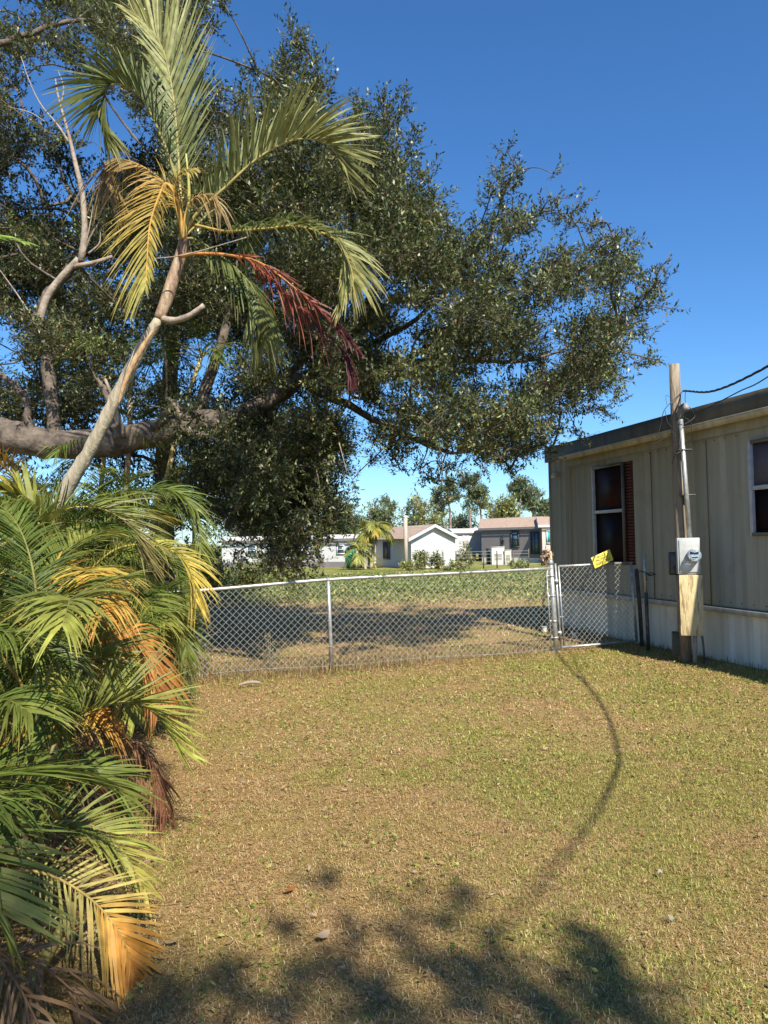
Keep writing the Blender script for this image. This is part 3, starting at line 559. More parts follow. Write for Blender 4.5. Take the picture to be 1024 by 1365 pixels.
frond(pix([C0, (262, 285), (300, 250), (345, 210), (395, 186), (440, 195), (464, 240)], HY, -.3), hp, L=.72, n=92, up=(-.2, -.25, 1), V=.95, cols=PG[:3]+[(.2, .2, .07)], stem=(.5, .42, .16), rad=.02, start=.2, droop=.12, lw=.0145, ang=(60, 28))
frond(pix([C0, (255, 300), (300, 308), (350, 305), (400, 302), (450, 322), (470, 365), (468, 395)], HY+.1, -.5), hp, L=.52, n=84, up=(-.1, -.3, 1), V=.55, cols=PD+[(.27, .27, .09), (.3, .26, .1)], stem=(.5, .38, .12), rad=.018, start=.28, droop=.45, lw=.014, ang=(62, 26))
frond(pix([(240, 342), (262, 338), (305, 340), (350, 352), (400, 390), (440, 425), (478, 468)], HY-.15, -.2), hp, L=.26, n=80, up=(0, -.3, 1), V=.15, cols=[(.38, .10, .04), RD, RD, MAR, MAR], stem=(.55, .26, .08), rad=.02, start=.34, droop=.35, lw=.010, ang=(38, 18), jit=.5, tipc=(.3, .12, .1), ragged=.3)
frond(pix([(330, 345), (350, 362), (378, 385), (420, 430), (460, 470), (468, 500)], HY-.1, -.1), hp, L=.30, n=60, up=(.4, -.5, .6), V=-.2, cols=[RD, (.3, .07, .03), MAR, MAR], stem=(.3, .08, .04), rad=.01, start=.05, droop=.7, lw=.009, ang=(30, 14), jit=.6, tipc=(.26, .1, .1), ragged=.3)
frond(pix([C0, (238, 270), (222, 245), (212, 262), (200, 300), (196, 350), (194, 385)], HY-.2, -.2), hp, L=.56, n=58, sides=(1, -.35), up=(-.2, -1, .3), V=.15, cols=[(.42, .26, .05), (.40, .31, .07), (.33, .32, .08)], stem=(.62, .34, .08), rad=.022, start=.33, droop=.35, lw=.0095, ang=(72, 20), tipc=(.4, .3, .1))
frond(pix([C0, (240, 268), (222, 246), (190, 222), (160, 212), (146, 218), (144, 260)], HY-.1, .1), hp, L=.5, n=44, up=(0, -.6, .8), V=-.25, cols=[(.40, .24, .06), (.28, .19, .07), (.22, .16, .07)], stem=(.5, .32, .1), rad=.014, start=.3, droop=.7, lw=.012, ang=(60, 30), ragged=.2)
frond(pix([C0, (262, 320), (300, 345), (335, 380), (350, 420), (352, 455)], HY+.4, .3), hp, L=.5, n=44, up=(0, -.5, 1), V=-.1, cols=PD, stem=(.3, .28, .1), rad=.014, start=.25, droop=.6, lw=.018)
frond(pix([C0, (248, 282), (262, 262), (285, 262), (296, 285)], HY-.25, -.1), hp, L=.26, n=30, up=(0, -.3, 1), V=.0, cols=[(.34, .2, .07), (.3, .22, .1)], stem=(.5, .33, .1), rad=.012, start=.3, droop=1.0, lw=.007, jit=.6, ragged=.3)
frond(pix([C0, (262, 300), (290, 278), (312, 290), (322, 325)], HY+.2, .4), hp, L=.5, n=36, up=(0, -.4, 1), V=.1, cols=PD, stem=(.4, .3, .1), rad=.012, start=.25, droop=.5)
frond(pix([C0, (238, 290), (232, 262), (238, 235), (258, 225)], HY-.15, -.2), hp, L=.3, n=28, up=(0, -.6, 1), V=.2, cols=[(.45, .28, .06), (.4, .33, .09)], stem=(.55, .35, .09), rad=.014, start=.35, droop=.6, lw=.01)
MB().tube(spline(pix([(243, 325), (250, 290), (252, 250), (248, 205)], HY, -.1), 12), np.linspace(.03, .008, 12), 7).build('spear_leaf', mat('spear_green', (.34, .32, .08), (.45, .4, .12), 6, .5, .1), hp, True)
for q in (((205, 345), (245, 340), (300, 325), (330, 316)),): MB().tube(spline(pix(q, HY-.3), 10), .006, 5).build('dry_stalk', DEADW, hp)
# ---- areca clumps along the left edge
def arc(b, az, el, L, g, n=7, tw=0.):
    p = np.array(b, float); d = np.array([math.cos(az)*math.cos(el), math.sin(az)*math.cos(el), math.sin(el)]); out = [p.copy()]; st_ = L/(n-1)
    for i in range(n-1):
        p = p+d*st_; out.append(p.copy()); d = d+np.array([-math.sin(az)*tw, math.cos(az)*tw, -g]); d /= np.linalg.norm(d)
    return out
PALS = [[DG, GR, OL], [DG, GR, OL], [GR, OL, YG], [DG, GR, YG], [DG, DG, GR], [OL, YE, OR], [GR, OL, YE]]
def clump(x, y, h, nf, label, pals, spread=1.0, seed=0, name='areca_clump', az0=None, dry=3, lenr=(1.3, 1.75), cat='palm bush'):
    rs = np.random.RandomState(seed); t = thing(name, label, cat, (x, y, 0), 'areca palms along the left edge of the yard')
    ns = max(4, nf//4); sx = rs.normal(0, .16*spread, ns); sy = rs.normal(0, .2*spread, ns)
    for i in range(ns):
        hh = h*rs.uniform(.35, .55); b = np.array([x+sx[i], y+sy[i], -.05]); e = b+np.array([sx[i]*.9, sy[i]*.9, hh])
        MB().tube(spline([b, (b+e)/2+[.02, 0, .03], e], 9), np.linspace(.024, .014, 9), 7, c=(.30, .26, .09)).build('stem', PLEAF, t)
    for i in range(nf):
        k = i % ns; az = (i/nf)*6.28*2.37+rs.normal(0, .25) if az0 is None else az0+rs.normal(0, .7)
        z = h*rs.uniform(.22, .62); el = rs.uniform(.55, 1.25); L = rs.uniform(*lenr)*(.8+.2*h/2)
        b = (x+sx[k]*1.4, y+sy[k]*1.4, z); low = z < h*.35
        if low: el = rs.uniform(.35, .8)
        pal = pals[rs.randint(len(pals))]
        for tr_ in range(30):
            ap = arc(b, az, el, L, rs.uniform(.2, .34), tw=rs.normal(0, .05)); ap_ = np.array(ap)
            if np.all(ap_[3:, 0] < -.50-.19*np.maximum(ap_[3:, 1], 0)) and np.all(np.linalg.norm(ap_[:, :2], axis=1) > 1.5): break
            az = rs.uniform(0, 6.28); L = max(.7, L*.95)
        frond(ap, t, L=rs.uniform(.30, .44), n=70, V=rs.uniform(.25, .7), cols=pal, stem=(.42, .30, .08) if rs.rand() < .5 else (.25, .24, .07), rad=.009, start=.24, droop=rs.uniform(.15, .5), lw=.0062, tipc=(.4, .26, .08))
    for i in range(dry):
        az = rs.uniform(-1.6, 1.0); z = h*rs.uniform(.1, .3)
        frond(arc((x, y, z), az, rs.uniform(.1, .6), rs.uniform(.7, 1.1), .42), t, L=.3, n=34, V=0, cols=[BR, (.26, .16, .08), (.15, .08, .04)], stem=(.25, .14, .07), rad=.008, start=.2, droop=.8, lw=.006, jit=.6, ragged=.4)
    mb = MB()                                           # bare dead stalks poking out
    for i in range(7): mb.tube(spline(arc((x+rs.normal(0, .2), y+rs.normal(0, .25), .05), rs.uniform(-1.8, 1.2), rs.uniform(.2, 1.3), rs.uniform(.4, .8), .1), 8), np.linspace(.005, .002, 8), 5)
    mb.build('dead_stalks', DEADW, t)
    return t
K1 = clump(-1.6, 2.6, 1.25, 16, 'lowest palm clump at the bottom left corner with an orange frond tip on the lawn', PALS[:5], seed=1, lenr=(1.0, 1.3))
K2 = clump(-1.95, 3.7, 1.75, 22, 'dense palm clump at left whose long yellow green frond reaches over the lawn', PALS[:4], seed=2, lenr=(1.15, 1.5))
K3 = clump(-2.2, 4.9, 2.05, 24, 'palm clump at left with the bright orange drooping frond, in the middle of the row', PALS[:4]+[PALS[5]], seed=3)
K4 = clump(-2.5, 6.1, 2.2, 28, 'palm clump at left with arching golden frond tips, second from the fence', PALS, seed=4)
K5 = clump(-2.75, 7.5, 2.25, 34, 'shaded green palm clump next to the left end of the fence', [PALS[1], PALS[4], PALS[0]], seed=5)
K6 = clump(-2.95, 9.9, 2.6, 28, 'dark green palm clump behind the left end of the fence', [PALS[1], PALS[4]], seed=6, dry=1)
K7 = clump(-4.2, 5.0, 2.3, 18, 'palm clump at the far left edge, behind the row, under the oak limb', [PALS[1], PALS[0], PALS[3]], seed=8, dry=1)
# directed fronds
frond(pix([(-60, 1045), (0, 1018), (60, 985), (120, 950), (165, 936), (205, 950), (240, 1000)], 3.7, .2), K2, L=.40, n=64, up=(-.1, -.35, 1), V=.8, cols=[GR, GR, OL, YG, (.42, .44, .08)], stem=(.40, .34, .09), rad=.013, start=.05, droop=.1, lw=.0072)
frond(pix([(-40, 870), (0, 832), (45, 796), (85, 768), (115, 775), (140, 815), (160, 860)], 4.0, .2), K3, L=.36, n=54, up=(0, -.4, 1), V=.2, cols=[OL, YE, OR, OR, (.55, .3, .08)], stem=(.55, .30, .07), rad=.014, start=.1, droop=.45, lw=.009)
frond(pix([(-20, 945), (38, 913), (75, 885), (110, 872), (140, 882), (152, 915)], 3.9, .1), K3, L=.38, n=50, up=(0, -.3, 1), V=.9, cols=[DG, GR, OL, YG], stem=(.36, .32, .08), rad=.012, start=.05, droop=.1, lw=.0072)
frond(pix([(110, 770), (150, 735), (190, 726), (232, 736), (254, 762), (262, 805)], 6.0, -.2), K4, L=.36, n=56, up=(0, -.2, 1), V=.7, cols=[OL, YG, YE, YE], stem=(.5, .42, .1), rad=.013, start=.1, droop=.5, lw=.007)
frond(pix([(-20, 740), (40, 705), (90, 678), (140, 680), (175, 705), (190, 745)], 5.2, .2), K3, L=.44, n=52, up=(0, -.3, 1), V=.8, cols=[GR, OL, (.26, .2, .08)], stem=(.4, .32, .1), rad=.012, start=.1, droop=.3, lw=.007)
frond(pix([(20, 760), (60, 710), (30, 670), (-10, 650)], 4.6, -.3), K7, L=.42, n=40, up=(0, -.3, 1), V=.5, cols=[OL, YG, YE], stem=(.5, .4, .1), rad=.012, start=.15, droop=.3)
frond(pix([(60, 1010), (110, 930), (150, 860), (178, 850), (205, 890), (214, 935)], 4.6, .1), K3, L=.32, n=44, up=(0, -.4, 1), V=.2, cols=[OR, (.46, .2, .05), (.34, .14, .05)], stem=(.5, .3, .08), rad=.011, start=.2, droop=.5, lw=.009)
frond(pix([(-40, 1170), (30, 1160), (77, 1171), (119, 1197), (148, 1227), (166, 1257), (180, 1300)], 2.75, .05), K1, L=.26, n=40, up=(.2, -.5, .9), V=.15, cols=[OL, (.36, .32, .10), (.46, .36, .10), OR, OR, (.5, .2, .04)], stem=(.42, .30, .09), rad=.008, start=.2, droop=.08, lw=.0068, ang=(66, 22))
frond(pix([(-40, 1118), (30, 1104), (90, 1094), (130, 1104), (165, 1135), (192, 1185)], 2.95, .1), K1, L=.25, n=44, up=(.1, -.4, .9), V=.4, cols=[GR, OL, YG, (.42, .36, .09)], stem=(.34, .26, .08), rad=.008, start=.1, droop=.15, lw=.0065, ang=(66, 24))
frond(pix([(10, 1090), (60, 1045), (110, 1030), (148, 1045), (162, 1080)], 3.3, .1), K2, L=.26, n=38, up=(0, -.3, 1), V=.5, cols=[DG, GR, OL], stem=(.3, .26, .08), rad=.008, start=.1, droop=.3, lw=.010)
frond(pix([(130, 1000), (165, 985), (195, 1005), (212, 1045), (222, 1085)], 4.1, .1), K2, L=.2, n=36, up=(0, -.3, 1), V=-.2, cols=[BR, (.24, .11, .06), (.2, .08, .045)], stem=(.2, .1, .05), rad=.006, start=.1, droop=.8, lw=.006, jit=.6, ragged=.3)
frond(pix([(70, 985), (105, 955), (135, 950), (152, 968)], 4.0, .1), K2, L=.22, n=30, up=(0, -.4, 1), V=.1, cols=[YE, OR, OR], stem=(.5, .3, .08), rad=.007, start=.1, droop=.6, lw=.009)
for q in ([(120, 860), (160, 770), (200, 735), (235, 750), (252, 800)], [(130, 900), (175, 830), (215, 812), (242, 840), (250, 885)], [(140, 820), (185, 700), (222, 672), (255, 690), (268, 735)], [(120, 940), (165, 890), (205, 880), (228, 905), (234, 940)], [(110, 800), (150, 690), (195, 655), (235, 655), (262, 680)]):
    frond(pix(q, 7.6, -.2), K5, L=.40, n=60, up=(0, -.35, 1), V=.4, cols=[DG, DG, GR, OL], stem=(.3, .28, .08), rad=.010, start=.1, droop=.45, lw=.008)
# leaf litter beneath the palms
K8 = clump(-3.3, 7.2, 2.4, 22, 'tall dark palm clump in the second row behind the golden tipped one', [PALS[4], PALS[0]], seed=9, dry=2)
n = 9000; y = RS.uniform(1.8, 9.2, n); x = -1.25-.16*y+np.minimum(RS.normal(-.5, .35, n), .1); k = y > 1.9; o_ = np.stack([x, y, gz(x, y)+RS.uniform(0, .10, n)], -1); mb = MB(); a_ = RS.uniform(0, 6.28, n)
leaves(mb, o_, norm(np.stack([np.cos(a_), np.sin(a_), RS.normal(0, .25, n)], -1)), RS.uniform(.08, .26, n), RS.uniform(.006, .014, n), np.array(DRYC)[RS.randint(0, 4, n)]*.75, np.array([0, 0, 1.]))
tag(mb.build('palm_litter', GRASS), 'brown litter of dead palm leaflets under the palm row', 'leaf litter', kind='stuff')
# ---- slender palms behind the limb
def slender(pts, Y, r, label, fr, seed, pal=None, m=PTRUNK, dy=0):
    rs = np.random.RandomState(seed); q = pix(pts, Y, dy); b = q[0].copy(); b[2] = 0; t = thing('slender_palm', label, 'palm tree', b)
    MB().tube(spline([b-[0, 0, .1]]+q, 20), np.linspace(r, r*.7, 20), 9).build('trunk', m, t, True)
    for i in range(fr): frond(arc(q[-1], i*6.28/fr+rs.normal(0, .2), rs.uniform(.3, 1.2), rs.uniform(1.1, 1.6), .3), t, L=.45, n=34, V=.3, cols=pal or [DG, GR, GR], rad=.011, start=.25, droop=.4, lw=.0072)
    return t
YT = mat('bamboo_trunk', (.40, .34, .13), (.50, .42, .2), 5, .6, .2, c3=(.35, .22, .08))
slender([(128, 700), (134, 655), (140, 600)], 10.9, .045, 'short slender palm with pale trunk under the oak limb, left one', 7, 31)
slender([(166, 700), (172, 600), (175, 500)], 11.4, .05, 'slender palm with pale straight trunk passing behind the oak limb', 7, 32)
slender([(205, 690), (222, 640), (240, 560), (268, 478)], 11.2, .045, 'slender palm with yellow leaning trunk crossing behind the oak limb', 7, 33, m=YT)
slender([(-130, 700), (-125, 560), (-110, 345)], 7.4, .06, 'palm outside the left edge of the view whose bright frond tip pokes in', 0, 34)
ep = bpy.data.objects['slender_palm.003']
for q, Lx in (([(-110, 345), (-70, 325), (-25, 315), (30, 322)], .35), ([(-110, 345), (-80, 300), (-60, 290), (-40, 300)], .4), ([(-110, 345), (-140, 310), (-180, 330), (-200, 380)], .4), ([(-110, 345), (-90, 370), (-60, 400), (-50, 440)], .4)):
    frond(pix(q, 7.4, -.2), ep, L=Lx, n=20, up=(0, -.3, 1), V=.2, cols=[(.16, .26, .04), (.2, .3, .05)], start=.25, droop=.2, lw=.02)
# ------------------------------------------------------------------ trees
def tree(name, label, cat, limbs, cl, leafn, Lr, Wr, pal, group=None, bark=BARK, twig=.3, tw_r=.004, brown=.03, updir=.35, per=13, seed=1, basepos=None, rscale=.0085, lmat=LEAF, extra=None):
    """limbs: list of (points, radii); cl: Nx4 clump centre + radius"""
    rs = np.random.RandomState(seed); t = thing(name, label, cat, basepos if basepos is not None else limbs[0][0][0], group)
    nodes = []; 
    for k, (p, r) in enumerate(limbs):
        sp = spline(p, max(12, len(p)*5)); rd = np.interp(np.linspace(0, 1, len(sp)), np.linspace(0, 1, len(r)), r)
        sp[1:-1] += rs.normal(0, .012, (len(sp)-2, 3)); rd = rd*(1+rs.normal(0, .05, len(rd)))
        MB().tube(sp, rd, 14 if k == 0 else 9).build('trunk' if k == 0 else 'limb', bark, t, True); nodes += [tuple(x) for x in sp[2:]]
    cl = np.asarray(cl, float); nodes = np.array(nodes); nl = len(nodes); par = []; allp = list(nodes)
    d0 = np.min(np.linalg.norm(cl[:, None, :3]-nodes[None], axis=2), 1); order = np.argsort(d0); cl = cl[order]
    arr = np.zeros((nl+len(cl), 3)); arr[:nl] = nodes; cnt = np.zeros(nl+len(cl)); par = -np.ones(nl+len(cl), int)
    cost = np.zeros(nl+len(cl))
    for i, c in enumerate(cl):
        dd = np.linalg.norm(arr[:nl+i]-c[:3], axis=1)+.25*cost[:nl+i]; j = int(np.argmin(dd)); par[nl+i] = j; arr[nl+i] = c[:3]; cost[nl+i] = cost[j]+np.linalg.norm(arr[j]-c[:3])
    for i in range(len(cl)-1, -1, -1):
        k = nl+i; cnt[k] += 1; cnt[par[k]] += cnt[k]
    mb = MB()
    for i in range(len(cl)):
        k = nl+i; a, b = arr[par[k]], arr[k]; r0 = rscale*math.sqrt(cnt[k])+.002; m_ = (a+b)/2+rs.normal(0, .07, 3)*np.linalg.norm(b-a)+np.array([0, 0, .05])
        mb.tube(spline([a, m_, b], 6), np.linspace(r0*1.15, r0*.85, 6), 5, cap=False)
    # sprigs
    rad = cl[:, 3]; wgt = rad**2; wgt /= wgt.sum(); ns = int(leafn/per); ci = rs.choice(len(cl), ns, p=wgt)
    ph = norm(rs.normal(size=(ns, 3))); rr_ = rad[ci]*rs.rand(ns)**.45
    cen = cl[:, :3].mean(0)-np.array([0, 0, 1.]); out = norm(norm(cl[:, :3]-cen)+rs.normal(0, .35, (len(cl), 3)))[ci]
    o = cl[ci, :3]+ph*rr_[:, None]*np.array([.8, .8, .62])+out*(np.sum(ph*out, 1)*rr_*.75)[:, None]; d = norm(ph*.8+out*.35+np.array([0, 0, updir])+rs.normal(0, .45, (ns, 3))); SL_ = twig*rs.uniform(.6, 1.3, ns)
    st0 = o-d*SL_[:, None]*.5; en = o+d*SL_[:, None]*.5
    # twigs as thin 3-sided prisms
    s1 = norm(np.cross(d, rs.normal(size=(ns, 3)))); s2 = np.cross(d, s1); tv = []
    for (cc, rr2) in ((st0, tw_r), (en, tw_r*.35)):
        for q in range(3): tv.append(cc+(s1*math.cos(q*2.094)+s2*math.sin(q*2.094))*rr2)
    tv = np.stack(tv, 1).reshape(-1, 3); b = np.arange(ns)[:, None]*6; q = np.concatenate([b+np.array([j, (j+1) % 3, 3+(j+1) % 3, 3+j])[None] for j in range(3)], 0)
    mb.add(tv, q); mb.build('branches', bark, t)
    lf = MB(); k = ns*per; u = np.tile(np.linspace(.1, 1.02, per), ns)[:, None]; oo = np.repeat(st0, per, 0)+np.repeat(en-st0, per, 0)*u+rs.normal(0, .008, (k, 3))
    az = rs.uniform(0, 6.28, k)[:, None]; dd = norm(np.repeat(d, per, 0)*.75+(np.repeat(s1, per, 0)*np.cos(az)+np.repeat(s2, per, 0)*np.sin(az))*.9)
    pal = np.array(pal); cb = pal[rs.randint(0, len(pal), k)]*rs.uniform(.75, 1.25, (k, 1)); tone = (rs.uniform(.75, 1.25, ns)*rs.uniform(.72, 1.3, len(cl))[ci])[:, None]; cb = cb*np.repeat(tone, per, 0)
    bm = rs.rand(k) < brown; cb[bm] = np.array([.24, .14, .06])
    leaves(lf, oo, dd, rs.uniform(*Lr, k), rs.uniform(*Wr, k), cb, np.array([0, 0, 1.5])); lf.build('crown', lmat, t)
    return t
def inpoly(x, y, poly):
    c = False; j = len(poly)-1
    for i in range(len(poly)):
        xi, yi = poly[i]; xj, yj = poly[j]
        if (yi > y) != (yj > y) and x < (xj-xi)*(y-yi)/(yj-yi)+xi: c = not c
        j = i
    return c
def polyclumps(poly, n, Yc, th, rr, seed, gaps=(), mind=.0, sc=1.0):
    rs = np.random.RandomState(seed); xs_ = [p[0] for p in poly]; ys_ = [p[1] for p in poly]; out = []; tries = 0
    while len(out) < n and tries < n*60:
        tries += 1; x = rs.uniform(min(xs_), max(xs_)); y = rs.uniform(min(ys_), max(ys_))
        if not inpoly(x, y, poly): continue
        Y = (Yc(x, y) if callable(Yc) else Yc)+np.clip(rs.normal(0, .5), -1, 1)*th
        r = rs.uniform(*rr); rp = r*F/Y
        if any(((x-g[0])/(g[2]+rp*.8))**2+((y-g[1])/(g[3]+rp*.8))**2 < 1 for g in gaps): continue
        out.append((*P(x, y, Y), r))
    return out
OAKC = [(.06, .088, .026), (.09, .12, .034), (.14, .165, .055), (.04, .06, .02), (.22, .225, .10)]
gaps = [(35, 240, 40, 30), (62, 120, 38, 40), (140, 180, 26, 42), (118, 240, 14, 26), (150, 370, 8, 6), (300, 60, 14, 40), (690, 300, 10, 40), (735, 440, 12, 14), (640, 245, 22, 42), (290, 500, 10, 14), (8, 470, 6, 30), (480, 560, 5, 6), (720, 330, 14, 18), (560, 100, 60, 60), (330, 70, 26, 30), (460, 70, 40, 55), (655, 500, 6, 6), (790, 400, 8, 8)]
main_poly = [(-90, -60), (270, -60), (280, 0), (330, 110), (380, 80), (425, 90), (440, 170), (500, 160), (540, 190), (560, 280), (610, 320), (650, 330), (680, 300), (720, 330), (770, 330), (810, 370), (840, 410), (830, 460), (800, 520), (760, 560), (700, 590), (660, 600), (600, 610), (540, 610), (480, 590), (440, 600), (430, 690), (400, 720), (350, 700), (300, 680), (250, 600), (180, 530), (-90, 540)]
depth = lambda x, y: 10.7+(x < 330)*.9+max(0, (y-560))*.010
CL = polyclumps(main_poly, 430, depth, 2.3, (.20, .46), 5, gaps)
CL += polyclumps([(400, 130), (560, 280), (650, 340), (760, 360), (830, 400), (830, 450), (790, 520), (740, 560), (640, 600), (500, 600), (440, 560), (380, 400), (380, 200)], 165, 10.7, 2.3, (.16, .36), 15, gaps)
CL += polyclumps([(560, 270), (640, 330), (680, 250), (760, 300), (840, 330), (850, 400), (700, 390), (560, 340)], 42, 10.7, 1.6, (.12, .26), 17, [(720, 255, 14, 22), (790, 320, 10, 14), (705, 330, 12, 16)])
CL += polyclumps([(290, 560), (480, 560), (470, 640), (450, 690), (425, 735), (385, 760), (370, 740), (350, 700), (300, 680), (255, 620)], 115, 11.4, 1.8, (.18, .38), 16, gaps)
def dots(lst, Y=10.7, sc=1.0):
    return [(*P(x, y, Y+RS.normal(0, .5)), r/F*Y*sc) for x, y, r in lst]
EDGE = dots([(395, 50, 20), (415, 75, 22), (380, 90, 24), (425, 110, 20), (345, 95, 20), (480, 140, 16), (470, 170, 24), (540, 140, 14), (520, 150, 20), (550, 190, 20), (560, 230, 20), (575, 265, 18), (595, 285, 12), (675, 200, 11), (668, 225, 15), (690, 228, 10), (655, 255, 18), (685, 250, 16), (660, 290, 20), (738, 232, 8), (745, 265, 12), (770, 275, 14), (722, 280, 16), (700, 300, 18), (790, 300, 14), (760, 300, 18), (808, 296, 9), (818, 318, 11), (838, 320, 7), (795, 335, 18), (835, 370, 18), (855, 365, 10), (862, 390, 14), (878, 375, 12), (892, 345, 6), (885, 362, 8), (897, 412, 6), (880, 400, 9), (850, 410, 20), (860, 440, 16), (868, 480, 10), (850, 485, 14), (882, 482, 5), (820, 500, 20), (822, 530, 12), (806, 548, 12), (785, 545, 16), (770, 575, 12), (745, 570, 18), (735, 600, 10), (690, 605, 18), (712, 596, 12), (680, 625, 12), (665, 615, 18), (640, 600, 22), (600, 620, 20), (610, 645, 12), (585, 640, 18), (588, 665, 9), (560, 625, 20), (530, 620, 14), (500, 610, 18), (470, 640, 16), (462, 670, 16), (445, 700, 18), (425, 725, 18), (430, 750, 14), (400, 745, 20), (375, 740, 18), (380, 765, 8), (350, 740, 14), (330, 720, 16), (315, 740, 10), (305, 700, 14), (285, 30, 18), (255, 12, 22), (232, 30, 18), (300, 8, 12), (345, 745, 10), (395, 758, 12), (370, 752, 10), (410, 740, 14), (318, 735, 12), (325, 700, 14), (675, 240, 12), (668, 270, 16), (750, 290, 14), (640, 300, 14), (600, 300, 20), (620, 312, 20), (640, 322, 20), (582, 300, 20), (655, 305, 14), (600, 10, 1)][:-1])
trunkp = [np.array([-7.6, 10.6, -.1]), np.array([-7.5, 10.6, 1.0]), np.array([-7.1, 10.5, 2.2]), P(-70, 555, 10.4), P(0, 578, 10.2), P(55, 590, 10.1), P(105, 592, 10.2), P(160, 588, 10.3), P(215, 575, 10.4), P(262, 562, 10.5), P(310, 560, 10.6), P(350, 538, 10.7), P(400, 508, 10.8), P(460, 480, 11.2), P(540, 482, 11.4), P(620, 480, 11.5), P(700, 460, 11.6)]
rt = [.42, .40, .34, .26, .22, .20, .20, .19, .18, .16, .14, .13, .11, .08, .06, .045, .02]
L_ = lambda pts, r, Y=10.3, dy=0.: (pix(pts, Y, dy), r)
limbs = [(trunkp, rt), L_([(235, 570), (262, 578), (285, 583), (300, 592)], [.05, .04, .02], 10.3), L_([(75, 588), (68, 530), (62, 470), (50, 435), (60, 400), (80, 372), (108, 348)], [.10, .09, .08, .07, .06, .055], 10.1),
         L_([(205, 570), (228, 545), (240, 545), (222, 530)], [.06, .03, .02], 10.2), L_([(160, 585), (150, 545), (140, 520), (128, 505)], [.09, .06, .035, .02], 10.1),
         L_([(360, 535), (430, 440), (480, 330), (520, 240), (530, 160)], [.07, .045, .02, .012], 11.6, .4), L_([(460, 480), (560, 420), (650, 330), (672, 220)], [.06, .035, .015, .008], 11.6, -.2),
         L_([(540, 480), (640, 430), (740, 370), (800, 320)], [.05, .03, .014, .008], 11.6, -.4), L_([(620, 480), (700, 480), (780, 450), (870, 385)], [.045, .025, .012, .006], 11.6, -.3),
         L_([(350, 540), (390, 600), (400, 680), (385, 740)], [.09, .06, .04, .015], 10.8, 1.0), L_([(260, 562), (300, 440), (330, 300), (390, 100)], [.1, .07, .04, .015], 10.8, .8),
         L_([(400, 508), (500, 560), (590, 600), (650, 600)], [.07, .05, .03, .01], 10.9, .3), L_([(-90, 555), (-110, 330), (-60, 110), (20, 52), (95, 30), (150, 18)], [.12, .09, .06, .045, .035, .015], 10.8, .6), L_([(40, 585), (36, 540), (28, 520), (8, 505), (-12, 490)], [.05, .045, .05, .04, .03], 10.0)]
tree('oak_tree', 'large oak whose thick grey horizontal limb and broad leafy crown spread over the fence', 'tree', limbs, CL+EDGE, 400000, (.046, .080), (.019, .033), OAKC, seed=3, basepos=np.array([-7.6, 10.6, 0]), twig=.30, tw_r=.0035, rscale=.0055)
oak = bpy.data.objects['oak_tree']
db = [([(108, 348), (113, 310), (110, 260), (100, 215), (92, 180), (78, 130), (74, 105)], [.05, .04, .035, .025, .015, .008]), ([(92, 190), (78, 168), (55, 140), (40, 110), (28, 75)], [.02, .012, .009, .005]), ([(80, 145), (85, 118), (78, 95)], [.014, .01, .004]), ([(98, 355), (125, 350), (150, 342)], [.035, .03, .025]), ([(113, 330), (120, 300), (124, 275)], [.012, .008, .005]), ([(105, 345), (80, 372), (62, 398), (52, 430)], [.045, .05, .055]), ([(118, 338), (132, 325), (134, 310)], [.015, .01, .004]), ([(10, 142), (40, 150), (60, 162)], [.004, .008, .006]), ([(0, 360), (25, 395), (48, 430)], [.006, .01, .012])]
for p, r in db: mb = MB().tube(spline(pix(p, 9.9), 16), np.interp(np.linspace(0, 1, 16), np.linspace(0, 1, len(r)), r), 7); mb.build('bare_branch', DEADW, oak, True)
for p, r in [([(452, 590), (458, 612), (463, 632)], [.008, .006, .003]), ([(300, 592), (283, 583), (270, 580)], [.012, .014, .01]), ([(140, 505), (150, 530), (158, 560), (150, 570)], [.02, .028, .03]), ([(225, 530), (236, 545), (240, 558)], [.02, .024, .03]), ([(195, 540), (215, 543), (225, 548)], [.012, .01, .008])]:
    MB().tube(spline(pix(p, 9.8), 10), np.interp(np.linspace(0, 1, 10), np.linspace(0, 1, len(r)), r), 6).build('bare_branch', DEADW, oak, True)
# tree behind, left; dark leaf palette has the shade painted in
bpoly = [(-120, 60), (130, 110), (260, 160), (420, 300), (430, 520), (430, 640), (300, 690), (230, 705), (200, 735), (-120, 740)]
bg_ = [(35, 250, 34, 24), (62, 120, 38, 40), (140, 180, 26, 52), (118, 240, 14, 26), (225, 470, 8, 12), (290, 500, 14, 22), (170, 520, 9, 14), (8, 470, 6, 34), (115, 650, 9, 10), (75, 610, 14, 6), (270, 480, 8, 8), (460, 560, 20, 20)]
CB = polyclumps(bpoly, 290, 15.5, 2.2, (.4, .75), 9, bg_)
CB += polyclumps([(-60, 165), (60, 190), (130, 225), (240, 180), (330, 250), (330, 430), (-60, 430)], 100, 14, 1.5, (.3, .55), 19, [(130, 170, 16, 34), (35, 240, 20, 10)])
CB += [(*P(x, y, 14.5+RS.normal(0, .6)), r_/F*14.5) for x, y, r_ in [(20, 300, 34), (60, 312, 30), (100, 292, 26), (30, 350, 36), (60, 275, 22), (95, 262, 20), (180, 268, 26), (205, 232, 26), (165, 300, 26), (215, 200, 24), (152, 325, 26), (190, 330, 30), (8, 200, 22), (18, 165, 26), (100, 62, 26), (60, 50, 24), (120, 100, 22), (20, 60, 26), (22, 112, 24), (70, 330, 40), (120, 340, 36), (240, 250, 26), (240, 300, 30), (5, 260, 18), (90, 225, 16), (185, 245, 20), (40, 20, 30), (100, 20, 30)]]
